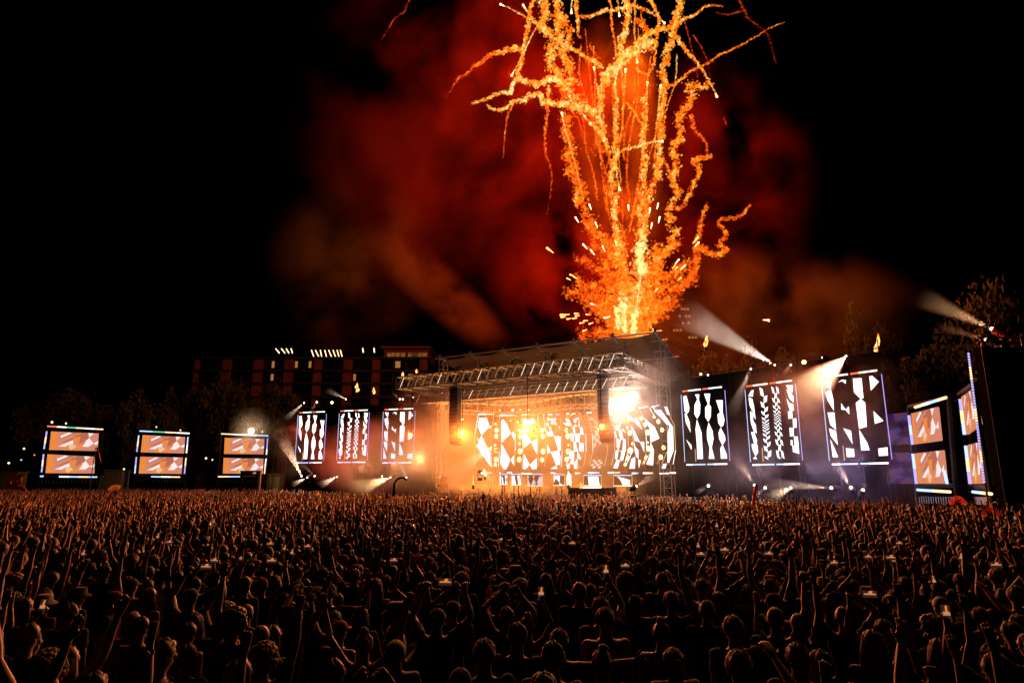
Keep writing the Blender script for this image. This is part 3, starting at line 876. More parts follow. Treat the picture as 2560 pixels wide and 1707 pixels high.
# black scaffold walls that carry the wings
def scaffold(label, p0, p1, z, n):
    p0, p1 = Vector(p0), Vector(p1)
    d = (p1 - p0).normalized(); nn = Vector((-d.y, d.x, 0))
    if nn.y < 0: nn = -nn
    t = thing('black_scaffold', label, 'scaffold', 'black scaffold walls behind the screen wings', (p0 + p1) / 2)
    L = (p1 - p0).length
    for i in range(n):
        a, b = p0 + d * (L * i / n + .03), p0 + d * (L * (i + 1) / n - .03)
        m = MB(); m.hexa(a + Vector((0, 0, .05)), b + Vector((0, 0, .05)), b + Vector((0, 0, z - .3)), a + Vector((0, 0, z - .3)), nn * .05); m.build('black_sheet', M['black_cloth'], t)
    m = MB()
    for i in range(n + 1):
        q = p0 + d * (L * i / n) + nn * .2
        m.tube(q, q + Vector((0, 0, z + .9)), .05, n=5); m.tube(q + nn * 2, q + nn * 2 + Vector((0, 0, z)), .05, n=5)
    for zz in [2 * k for k in range(1, int(z / 2) + 1)] + [z]:
        m.tube(p0 + nn * .2 + Vector((0, 0, zz)), p1 + nn * .2 + Vector((0, 0, zz)), .04, n=5)
    m.build('scaffold_tube', M['black_metal'], t)
    return t
q = [at(736, 1205, 104), at(1060, 1205, 97), at(1690, 1205, 73), at(2235, 1205, 56)]
for v in q: v.z = 0
scaffold('long black scaffold wall behind the left wing of screens', q[0], q[1], at(900, 1008, 100).z, 8)
scaffold('long black scaffold wall behind the right wing of screens', q[2], q[3], at(1950, 915, 65).z, 9)

# ---- video towers
def video_tower(label, quads, frameq, Y0, Y1, bars, group, base_y=1210, mirror=False, purple=None, sides=True):
    """quads: two screens TL TR BR BL in picture pixels; frameq TL TR BL BR"""
    a, b = at(*frameq[0], Y0), at(*frameq[1], Y1)
    n = Vector((b.y - a.y, -(b.x - a.x), 0)).normalized()
    mid = (a + b) / 2
    if n.dot(CAM - mid) < 0: n = -n
    t = thing('video_tower', label, 'video tower', group, (mid.x, mid.y, 0))
    pr = lambda x, y, off=0.0: on_plane(x, y, a + n * off, n)
    TL, TR, BL, BR = frameq
    # frame
    m = MB()
    c = [pr(*TL), pr(*TR), pr(*BR), pr(*BL)]
    for i in range(4):
        m.tube(c[i], c[(i + 1) % 4], .16, n=6); m.tube(c[i] - n * 1.6, c[(i + 1) % 4] - n * 1.6, .08, n=5); m.tube(c[i], c[i] - n * 1.6, .08, n=5)
    for p in c[2:]:
        m.tube(p, Vector((p.x, p.y, 0)), .14, n=6); m.tube(p - n * 1.6, Vector((p.x, p.y, 0)) - n * 1.6, .1, n=6)
    m.build('frame', M['black_metal'], t)
    m = MB(); m.hexa(c[0] - n * .35, c[1] - n * .35, c[2] - n * .35, c[3] - n * .35, -n * .1); m.build('back_cover', M['black_cloth'], t)
    for qd in quads:
        A, B, D, E = [pr(*p) for p in qd]
        m = MB(); m.hexa(A, B, D, E, -n * .2)
        sc = m.build('screen', M['scr_base'], t)
        def pic(pts, mt, off):
            mm = MB()
            for pl in pts:
                W_ = []
                for u, v in pl:
                    if mirror: u = u
                    top = A.lerp(B, u); bot = E.lerp(D, u)
                    W_.append(top.lerp(bot, v) + n * off)
                mm.poly(W_)
            o = mm.build('picture', M[mt]); o.parent = sc; o.location = -t.location
        pic([[(.0, .0), (.13, .0), (.15, 1), (0, 1)]], 'scr_skin', .004)
        pic([[(.18, .40), (.44, .12), (.62, .0), (.40, .0), (.17, .30)], [(.46, .45), (.62, .0), (.76, .0), (.80, .30), (.72, .45), (.62, .60)], [(.30, .58), (.47, .38), (.47, .28), (.2, .62)]], 'scr_dark', .006)
        pic([[(.17, .80), (.48, .42), (.48, .60), (.38, .80)], [(.20, .35), (.44, .05), (.36, .02), (.2, .22)], [(.70, .55), (.80, .27), (.90, .58), (.80, .78), (.62, .78)], [(.77, .0), (.90, .02), (.80, .24)], [(.90, .58), (1.0, .42), (.995, .62), (.95, .66)]], 'scr_white', .01)
        pic([[(.48, .20), (.52, .14), (.60, .15), (.615, .30), (.60, .40), (.605, .48), (.57, .56), (.55, .66), (.47, .60), (.465, .40)], [(.30, 1.0), (.32, .80), (.38, .68), (.47, .62), (.53, .72), (.58, .80), (.66, .66), (.70, .50), (.72, .35), (.735, .38), (.73, .55), (.68, .74), (.60, .90), (.62, 1.0)]], 'scr_skin', .014)
        pic([[(.48, .20), (.52, .14), (.60, .15), (.615, .21), (.49, .28)]], 'scr_dark', .018)
        pic([[(.38, .68), (.47, .62), (.55, .78), (.44, .98), (.40, .9)]], 'scr_pale', .018)
    for (p, r_, cols) in bars:
        A, B = pr(*p, .2), pr(*r_, .2)
        k = len(cols)
        for i, cc in enumerate(cols):
            m = MB(); m.tube(A.lerp(B, i / k), A.lerp(B, (i + 1) / k), .10, n=6); m.build('light_bar', M['bar_' + cc], t)
    # ballast plinth with its row of light slots
    A, B = pr(BL[0], base_y - 14), pr(BR[0], base_y - 14)
    m = MB(); m.hexa(Vector((A.x, A.y, 0)), Vector((B.x, B.y, 0)), B, A, -n * 1.7); m.build('plinth', M['black_cloth'], t)
    for i in range(16):
        p = A.lerp(B, (i + .5) / 16) + n * .04 + Vector((0, 0, -.5))
        m = MB(); m.box(p, .09, .06, .5); m.build('plinth_slat', M['steel'], t)
    return t, pr, n
lg = 'video towers at the left of the field'
video_tower('leftmost video tower with two rosy screens, red flag before it', [((128, 1078), (247, 1083), (244, 1127), (123, 1124)), ((119, 1135), (237, 1141), (236, 1183), (114, 1182))], ((118, 1067), (258, 1074), (101, 1190), (246, 1192)), 104, 109,
    [((118, 1065), (258, 1073), ('red', 'white', 'green', 'warm', 'white', 'warm')), ((117, 1078), (110, 1122), ('violet', 'warm', 'violet')), ((109, 1135), (104, 1180), ('violet', 'warm', 'violet')), ((148, 1191), (243, 1192), ('white', 'blue', 'warm', 'blue')), ((100, 1190), (109, 1190), ('blue',))], lg)
video_tower('second video tower from the left with two rosy screens', [((357, 1087), (463, 1092), (460, 1133), (352, 1130)), ((351, 1141), (457, 1143), (454, 1184), (347, 1183))], ((349, 1079), (474, 1085), (338, 1190), (462, 1192)), 112, 116.5,
    [((349, 1077), (474, 1083), ('blue', 'green', 'warm', 'white')), ((347, 1088), (342, 1129), ('blue', 'warm', 'violet')), ((341, 1142), (337, 1183), ('violet', 'blue')), ((470, 1092), (466, 1132), ('blue', 'white')), ((465, 1144), (461, 1184), ('warm', 'violet')), ((378, 1191), (450, 1192), ('blue', 'white', 'warm'))], lg)
video_tower('third video tower from the left, bright lamp on top, dark gate before it', [((562, 1094), (661, 1097), (659, 1135), (560, 1134)), ((559, 1144), (659, 1146), (657, 1184), (557, 1183))], ((553, 1086), (672, 1091), (545, 1191), (666, 1192)), 120, 123,
    [((553, 1084), (671, 1089), ('warm', 'white', 'white', 'blue')), ((669, 1096), (666, 1136), ('violet', 'violet', 'white')), ((665, 1146), (661, 1184), ('white', 'warm')), ((545, 1191), (600, 1191), ('warm', 'blue'))], lg)
rg = 'video towers at the right of the field'
t1 = video_tower('right video tower with two broad orange screens, beside the purple screens', [((2276, 1034), (2342, 1017), (2351, 1101), (2285, 1110)), ((2286, 1133), (2356, 1125), (2365, 1210), (2296, 1209))], ((2272, 1018), (2371, 993), (2290, 1214), (2388, 1214)), 49, 45.5,
    [((2287, 1018), (2366, 993), ('warm', 'white', 'blue', 'warm')), ((2293, 1224), (2376, 1229), ('blue', 'warm')), ((2360, 1175), (2368, 1209), ('blue',)), ((2272, 1038), (2281, 1111), ('violet', 'blue', 'violet')), ((2282, 1134), (2291, 1209), ('blue', 'violet'))], rg, base_y=1246)
t2 = video_tower('rightmost video tower with two narrow orange screens, beside the black tower', [((2403, 992), (2428, 974), (2448, 1060), (2414, 1086)), ((2419, 1112), (2446, 1105), (2459, 1209), (2428, 1209))], ((2398, 985), (2432, 960), (2424, 1216), (2475, 1220)), 45.5, 41.8,
    [((2400, 997), (2411, 1086), ('violet', 'warm', 'blue')), ((2414, 1114), (2425, 1209), ('blue', 'warm', 'violet')), ((2432, 1229), (2478, 1234), ('blue', 'warm'))], rg, base_y=1246)
# small lamps on top of the left towers
def top_lamp(px, py, Y, label, r=.16, mt='lamp_white'):
    p = at(px, py, Y)
    t = thing('spot_lamp', label, 'lamp', 'small lamps on the tower tops', p)
    m = MB(); m.ball(p, r, nu=8, nv=6); m.build('lens', M[mt], t, smooth=True)
    m = MB(); m.tube(p + Vector((0, .12, 0)), p + Vector((0, .55, .1)), r * 1.1, r * .8, 8); m.build('housing', M['black_metal'], t)
    m = MB(); m.tube(p + Vector((0, .3, 0)), p + Vector((0, .3, -.7)), .05, n=5); m.build('stand', M['black_metal'], t)
    return t
top_lamp(130, 1055, 106, 'small round lamp over the left end of the leftmost video tower', .17, 'bulb')
top_lamp(165, 1058, 107, 'second small lamp over the leftmost video tower', .13, 'bulb')
top_lamp(391, 1067, 114, 'small lamp over the middle of the second video tower', .12, 'bulb')
top_lamp(451, 1075, 116, 'small lamp over the right end of the second video tower', .12, 'bulb')
bl = top_lamp(628, 1077, 121, 'dazzling bright lamp on top of the third video tower', .55)
top_lamp(656, 1079, 122, 'small lamp right of the dazzling lamp on the third video tower', .13, 'bulb')
top_lamp(310, 1172, 110, 'lone white lamp between the first and second video towers', .14, 'bulb')
top_lamp(22, 1157, 112, 'white lamp low at the left edge', .16, 'bulb'); top_lamp(53, 1149, 112, 'bluish lamp at the left edge under the tree', .13, 'bar_blue')
top_lamp(86, 1137, 112, 'pink lamp left of the leftmost video tower', .13, 'bar_red'); top_lamp(60, 1121, 114, 'warm lamp in the bush at the left edge', .16, 'bulb')
top_lamp(515, 1145, 128, 'lamp above the cabin left of the third tower', .2, 'bulb'); top_lamp(531, 1149, 128, 'second lamp above the cabin left of the third tower', .13, 'bulb')

# purple cloud screens seen between the right wing and the right towers
def purple_screen(label, q, Y0, Y1):
    c = [at(x, y, Y) for (x, y), Y in zip(q, (Y0, Y1, Y1, Y0))]
    mid = (c[0] + c[2]) / 2
    t = thing('cloud_screen', label, 'screen', 'purple cloud screens', (mid.x, mid.y, c[3].z))
    n = (c[1] - c[0]).cross(Vector((0, 0, 1))).normalized()
    if n.y > 0: n = -n
    m = MB(); m.hexa(*c, -n * .15); m.build('panel', M['cloud_led'], t)
    for i in range(12):
        f = (i + .5) / 12
        m = MB(); m.tube(c[0].lerp(c[3], f) + n * .03, c[1].lerp(c[2], f) + n * .03, .012, n=4); m.build('slat', M['black_metal'], t)
    m = MB(); m.tube(c[1] + n * .05, c[2] + n * .05, .06, n=5); m.build('light_bar', M['bar_violet'], t)
    m = MB()
    for i in (0, 1):
        m.tube(c[2 + i], Vector((c[2 + i].x, c[2 + i].y, 0)), .06, n=5)
    m.build('leg', M['black_metal'], t)
cm = emat('cloud_led', (0.5, 0.25, 1.0), .4)
tt = cm.node_tree
em = [n for n in tt.nodes if n.type == 'EMISSION'][0]
tc = tt.nodes.new('ShaderNodeTexCoord'); nz = tt.nodes.new('ShaderNodeTexNoise'); nz.inputs['Scale'].default_value = .42; nz.inputs['Detail'].default_value = 2.5
mp = tt.nodes.new('ShaderNodeMapping'); mp.inputs['Scale'].default_value = (1, 1, 2.2)
tt.links.new(tc.outputs['Object'], mp.inputs[0]); tt.links.new(mp.outputs[0], nz.inputs['Vector'])
rp = tt.nodes.new('ShaderNodeValToRGB')
els = rp.color_ramp.elements
els[0].position, els[0].color = .3, (.05, .015, .12, 1)
els[1].position, els[1].color = .75, (.6, .55, 1.0, 1)
for pos, c_ in ((.42, (.25, .06, .35, 1)), (.50, (.35, .25, 1.0, 1)), (.57, (1.0, .22, .04, 1)), (.63, (.5, .08, .2, 1)), (.68, (.42, .35, 1.0, 1))):
    e_ = els.new(pos); e_.color = c_
tt.links.new(nz.outputs['Fac'], rp.inputs[0]); tt.links.new(rp.outputs[0], em.inputs[0]); em.inputs[1].default_value = .15
purple_screen('upper purple and orange cloud screen left of the right video tower', [(2217, 1036), (2273, 1030), (2282, 1110), (2222, 1113)], 55, 51)
purple_screen('lower purple and orange cloud screen left of the right video tower', [(2219, 1131), (2283, 1131), (2291, 1209), (2224, 1209)], 55, 51)

# the near black tower at the right edge with its long pixel strip
def black_tower():
    Yt = 34.0
    a = at(2452, 868, Yt); zt = a.z
    t = thing('black_tower', 'tall unlit black tower at the right edge with a long pixel strip', 'tower', loc=(a.x + 4, Yt + 2, 0))
    x0 = a.x
    for i in range(5):
        m = MB(); m.box((x0 + .9 + 1.8 * i, Yt + .3, zt / 2), 1.76, .6, zt); m.build('black_sheet', M['black_cloth'], t)
    m = MB()
    for i in range(9):
        z = zt * (i + .3) / 9
        m.tube((x0 - .06, Yt - .1, z), (x0 + 9, Yt - .1, z), .025, n=4)
    for i in range(6):
        m.tube((x0 + 1.8 * i - .04, Yt - .1, 0), (x0 + 1.8 * i - .04, Yt - .1, zt), .035, n=5)
    m.build('scaffold_tube', M['black_metal'], t)
    p0, p1 = at(2421, 882, Yt + 2.5), at(2461, 1208, Yt + 2.5)
    n = 46
    for i in range(n):
        q0 = p0.lerp(p1, i / n); q1 = p0.lerp(p1, (i + .72) / n)
        m = MB(); m.tube(q0, q1, .055, n=5)
        f = (i / n * 3.1) % 1
        m.build('pixel', M['bar_warm'] if .32 < f < .62 else M['bar_violet'], t)
    m = MB(); m.tube(p0 + Vector((.12, .1, .1)), p1 + Vector((.12, .1, -.2)), .05, n=5); m.tube(p1 + Vector((.12, .1, 0)), Vector((p1.x + .12, p1.y + .1, 0)), .06, n=5); m.build('strip_mast', M['black_metal'], t)
    # top platform rail
    m = MB()
    for i in range(6):
        m.tube((x0 + .2 + i * .55, Yt + .2, zt), (x0 + .2 + i * .55, Yt + .2, zt + .55), .03, n=5)
    m.tube((x0, Yt + .2, zt + .55), (x0 + 3.2, Yt + .2, zt + .55), .03, n=5); m.tube((x0, Yt + .2, zt + .3), (x0 + 3.2, Yt + .2, zt + .3), .03, n=5)
    m.build('guard_rail', M['steel'], t)
    return t
black_tower()

# ---- dark entrance gate before the third left tower
def gate():
    Y = 88
    P = lambda x, y: at(x, y, Y)
    t = thing('sign_gate', 'black goal-shaped gate with a dark sign panel before the third video tower', 'gate', loc=(P(628, 1200).x, Y, 0))
    for a, c, mt in ((602, 606, 'black_cloth'), (641, 646, 'black_cloth'), (646.3, 652, 'pale_panel')):
        x0, x1 = P(a, 1190).x, P(c, 1190).x
        m = MB(); m.box(((x0 + x1) / 2, Y, P(620, 1177).z / 2), x1 - x0, .4, P(620, 1177).z); m.build('leg', M[mt], t)
    a, b = P(602, 1178), P(652, 1178)
    m = MB(); m.box(((a.x + b.x) / 2, Y, a.z), b.x - a.x, .42, .2); m.build('beam', M['black_cloth'], t)
    a, b = P(607, 1179.5), P(632, 1188)
    m = MB(); m.hexa((a.x, Y - .1, a.z), (b.x, Y - .1, a.z), (b.x, Y - .1, b.z), (a.x, Y - .1, b.z), (0, .1, 0)); s = m.build('sign_panel', M['brick_red'], t)
    # lettering too small to read in the photograph: a row of short dark strokes
    m = MB()
    for i in range(10):
        x = a.x + .15 + i * (b.x - a.x - .3) / 9.5
        m.box((x, Y - .125, (a.z + b.z) / 2), .07, .02, (a.z - b.z) * .45)
    o = m.build('lettering', M['black_metal']); o.parent = s; o.location = -t.location
gate()
# ================================================================ fireworks
def ico(sub):
    bm = bmesh.new()
    bmesh.ops.create_icosphere(bm, subdivisions=sub, radius=1.0)
    v = np.array([x.co[:] for x in bm.verts], 'f'); f = np.array([[q.index for q in x.verts] for x in bm.faces], 'i')
    bm.free()
    return v, f
ICO1, ICO2 = ico(1), ico(2)
def smoke_glow_material():
    """firelit smoke, its glow put into the emission; each puff is partly transparent"""
    m = bpy.data.materials.new('firelit_smoke_glow'); m.use_nodes = True
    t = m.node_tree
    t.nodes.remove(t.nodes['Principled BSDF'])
    at_ = t.nodes.new('ShaderNodeAttribute'); at_.attribute_name = 'glow_level'
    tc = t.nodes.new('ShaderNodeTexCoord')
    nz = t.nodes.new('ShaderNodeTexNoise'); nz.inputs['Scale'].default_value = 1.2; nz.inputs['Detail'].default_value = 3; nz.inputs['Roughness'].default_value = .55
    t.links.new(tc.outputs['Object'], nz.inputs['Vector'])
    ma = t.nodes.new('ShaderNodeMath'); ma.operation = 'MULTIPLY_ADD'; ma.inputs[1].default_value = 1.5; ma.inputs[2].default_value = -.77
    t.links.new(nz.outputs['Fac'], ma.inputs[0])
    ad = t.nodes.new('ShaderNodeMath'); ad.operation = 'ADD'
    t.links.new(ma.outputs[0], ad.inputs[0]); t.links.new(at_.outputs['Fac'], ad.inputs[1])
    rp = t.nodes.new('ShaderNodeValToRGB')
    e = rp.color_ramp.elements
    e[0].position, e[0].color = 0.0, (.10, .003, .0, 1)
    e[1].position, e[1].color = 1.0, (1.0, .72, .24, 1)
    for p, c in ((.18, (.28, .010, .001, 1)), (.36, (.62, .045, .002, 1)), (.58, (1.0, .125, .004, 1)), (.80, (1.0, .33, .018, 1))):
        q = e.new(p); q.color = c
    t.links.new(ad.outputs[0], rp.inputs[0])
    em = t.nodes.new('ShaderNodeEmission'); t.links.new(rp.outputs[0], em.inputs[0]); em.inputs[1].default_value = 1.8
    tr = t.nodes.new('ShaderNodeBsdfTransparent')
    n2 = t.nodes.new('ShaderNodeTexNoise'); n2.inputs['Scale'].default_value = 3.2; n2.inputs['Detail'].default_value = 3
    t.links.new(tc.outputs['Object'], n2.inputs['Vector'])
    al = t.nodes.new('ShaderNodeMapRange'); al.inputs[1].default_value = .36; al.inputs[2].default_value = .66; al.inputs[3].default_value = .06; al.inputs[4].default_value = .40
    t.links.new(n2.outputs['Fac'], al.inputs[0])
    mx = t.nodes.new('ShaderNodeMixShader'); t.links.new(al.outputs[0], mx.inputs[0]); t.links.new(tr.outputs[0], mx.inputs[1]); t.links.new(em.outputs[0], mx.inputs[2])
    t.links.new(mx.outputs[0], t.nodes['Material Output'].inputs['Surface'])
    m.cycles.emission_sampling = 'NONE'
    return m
SMOKE_GLOW = smoke_glow_material()
Z1 = lambda x, y: (950 + .4464 * x, .4464 * y)
Z2 = lambda x, y: (1100 + .3827 * x, 450 + .3827 * y)
FY = 82.0
rng = np.random.default_rng(4)
def catmull(P, step):
    P = [np.array(p, float) for p in P]
    P = [2 * P[0] - P[1]] + P + [2 * P[-1] - P[-2]]
    out, tt = [], []
    n = len(P) - 3
    for i in range(n):
        a, b, c, d = P[i:i + 4]
        L = np.linalg.norm(c - b)
        k = max(2, int(L / step))
        for j in range(k):
            t = j / k
            out.append(.5 * ((2 * b) + (-a + c) * t + (2 * a - 5 * b + 4 * c - d) * t * t + (-a + 3 * b - 3 * c + d) * t ** 3))
            tt.append((i + t) / n)
    out.append(P[-2]); tt.append(1.0)
    return np.array(out), np.array(tt)
def puffs_mesh(name, cen, rad, puff_glow, base, parent, mt, squash=.25, lump=.0):
    bv, bf = base
    n = len(cen)
    nv, nf = len(bv), len(bf)
    sc = 1 + (rng.random((n, 1, 3)) - .5) * 2 * squash
    # random rotations
    q = rng.normal(size=(n, 4)); q /= np.linalg.norm(q, axis=1)[:, None]
    w_, x, y, z = q.T
    Rm = np.stack([1 - 2 * (y * y + z * z), 2 * (x * y - z * w_), 2 * (x * z + y * w_), 2 * (x * y + z * w_), 1 - 2 * (x * x + z * z), 2 * (y * z - x * w_), 2 * (x * z - y * w_), 2 * (y * z + x * w_), 1 - 2 * (x * x + y * y)], 1).reshape(n, 3, 3)
    V = bv[None] * sc
    if lump:
        V = V * (1 + (rng.random((n, nv, 1)) - .5) * 2 * lump)
    V = np.einsum('nij,nkj->nki', Rm, V) * rad[:, None, None] + cen[:, None, :]
    off = np.array(parent.location[:]) if parent is not None else np.zeros(3)
    V = (V - off).reshape(-1, 3).astype('f')
    Fc = (bf[None] + (np.arange(n) * nv)[:, None, None]).reshape(-1, 3).astype('i')
    me = bpy.data.meshes.new(name)
    me.vertices.add(len(V)); me.vertices.foreach_set('co', V.ravel())
    me.loops.add(Fc.size); me.loops.foreach_set('vertex_index', Fc.ravel())
    me.polygons.add(len(Fc)); me.polygons.foreach_set('loop_start', np.arange(0, Fc.size, 3, dtype='i'))
    me.polygons.foreach_set('use_smooth', np.ones(len(Fc), bool))
    a = me.attributes.new('glow_level', 'FLOAT', 'POINT')
    a.data.foreach_set('value', np.repeat(puff_glow, nv).astype('f'))
    me.update(calc_edges=True)
    me.materials.append(mt)
    return link(bpy.data.objects.new(name, me), parent)

STARS = []
def trail(label, pts, w0, w1=None, h0=.75, h1=None, conv=Z1, dY=None, head=False, wob=1.0, group='glowing smoke trails of the firework'):
    """a comet's smoke trail: points in picture pixels put at the depth of the launch line; w in zoomed pixels"""
    w1 = w0 if w1 is None else w1
    w0, w1 = w0 * .80, w1 * .80
    h1 = h0 if h1 is None else h1
    k = .4464 if conv is Z1 else .3827
    sc = k * FY / FPX
    Y = FY + (rng.normal() * 2.6 if dY is None else dY)
    drift = rng.normal() * 1.2
    wp = []
    for i, p in enumerate(pts):
        wp.append(at(*conv(*p), Y + drift * i / max(1, len(pts) - 1))[:])
    wm = max(w0, w1) * sc
    path, tt = catmull(wp, max(.07, .2 * min(w0, w1) * sc))
    wid = (w0 + (w1 - w0) * tt) * sc
    n = len(path)
    s = np.concatenate([[0], np.cumsum(np.linalg.norm(np.diff(path, axis=0), axis=1))])
    fr = .8 / max(.3, wm)
    sd = rng.random() * 50
    W = np.array([noise.noise_vector((a * fr, sd, 0.0))[:] + np.array(noise.noise_vector((a * fr * 2.7, sd + 9, 3.0))[:]) * .75 for a in s])
    path = path + W * (wid * .62 * wob)[:, None]
    reps = 16 if wm > 1.1 else (7 if wm > .5 else 3)
    cen, rad, het = [], [], []
    for q in range(reps):
        d = rng.normal(size=(n, 3)) * (wid * .30)[:, None]
        cen.append(path + d)
        rad.append(wid * ((.05 + .13 * rng.random(n) ** 2) if wm > 1.1 else (.08 + .20 * rng.random(n) ** 2) if wm > .5 else (.17 + .22 * rng.random(n) ** 1.5)) * (.8 + .35 * np.abs(np.sin(s * 1.9 / max(.3, wm) + sd + .5 * np.sin(s * .7)))))
        het.append(h0 + (h1 - h0) * tt + rng.normal(size=n) * .07)
    cen, rad, het = np.concatenate(cen), np.concatenate(rad), np.concatenate(het)
    c0 = Vector(path[n // 2].tolist())
    t = thing('firework_trail', label, 'firework', group, c0)
    puffs_mesh('smoke_trail', cen, rad, het, ICO1, t, SMOKE_GLOW, .3, .12)['kind'] = 'stuff'
    if head:
        p = Vector(wp[0])
        d = (Vector(wp[0]) - Vector(wp[1])).normalized()
        m = MB(); m.tube(p - d * .45, p + d * .1, .04, .12, 8); m.ball(p + d * .13, .16, nu=10, nv=8); m.build('burning_star', M['star'], t, smooth=True)
        STARS.append(p)
    return t
emat('star', (1.0, .60, .20), 5.0)
emat('spark', (1.0, .30, .07), 4.0)
emat('spark_hot', (1.0, .62, .3), 5.0)

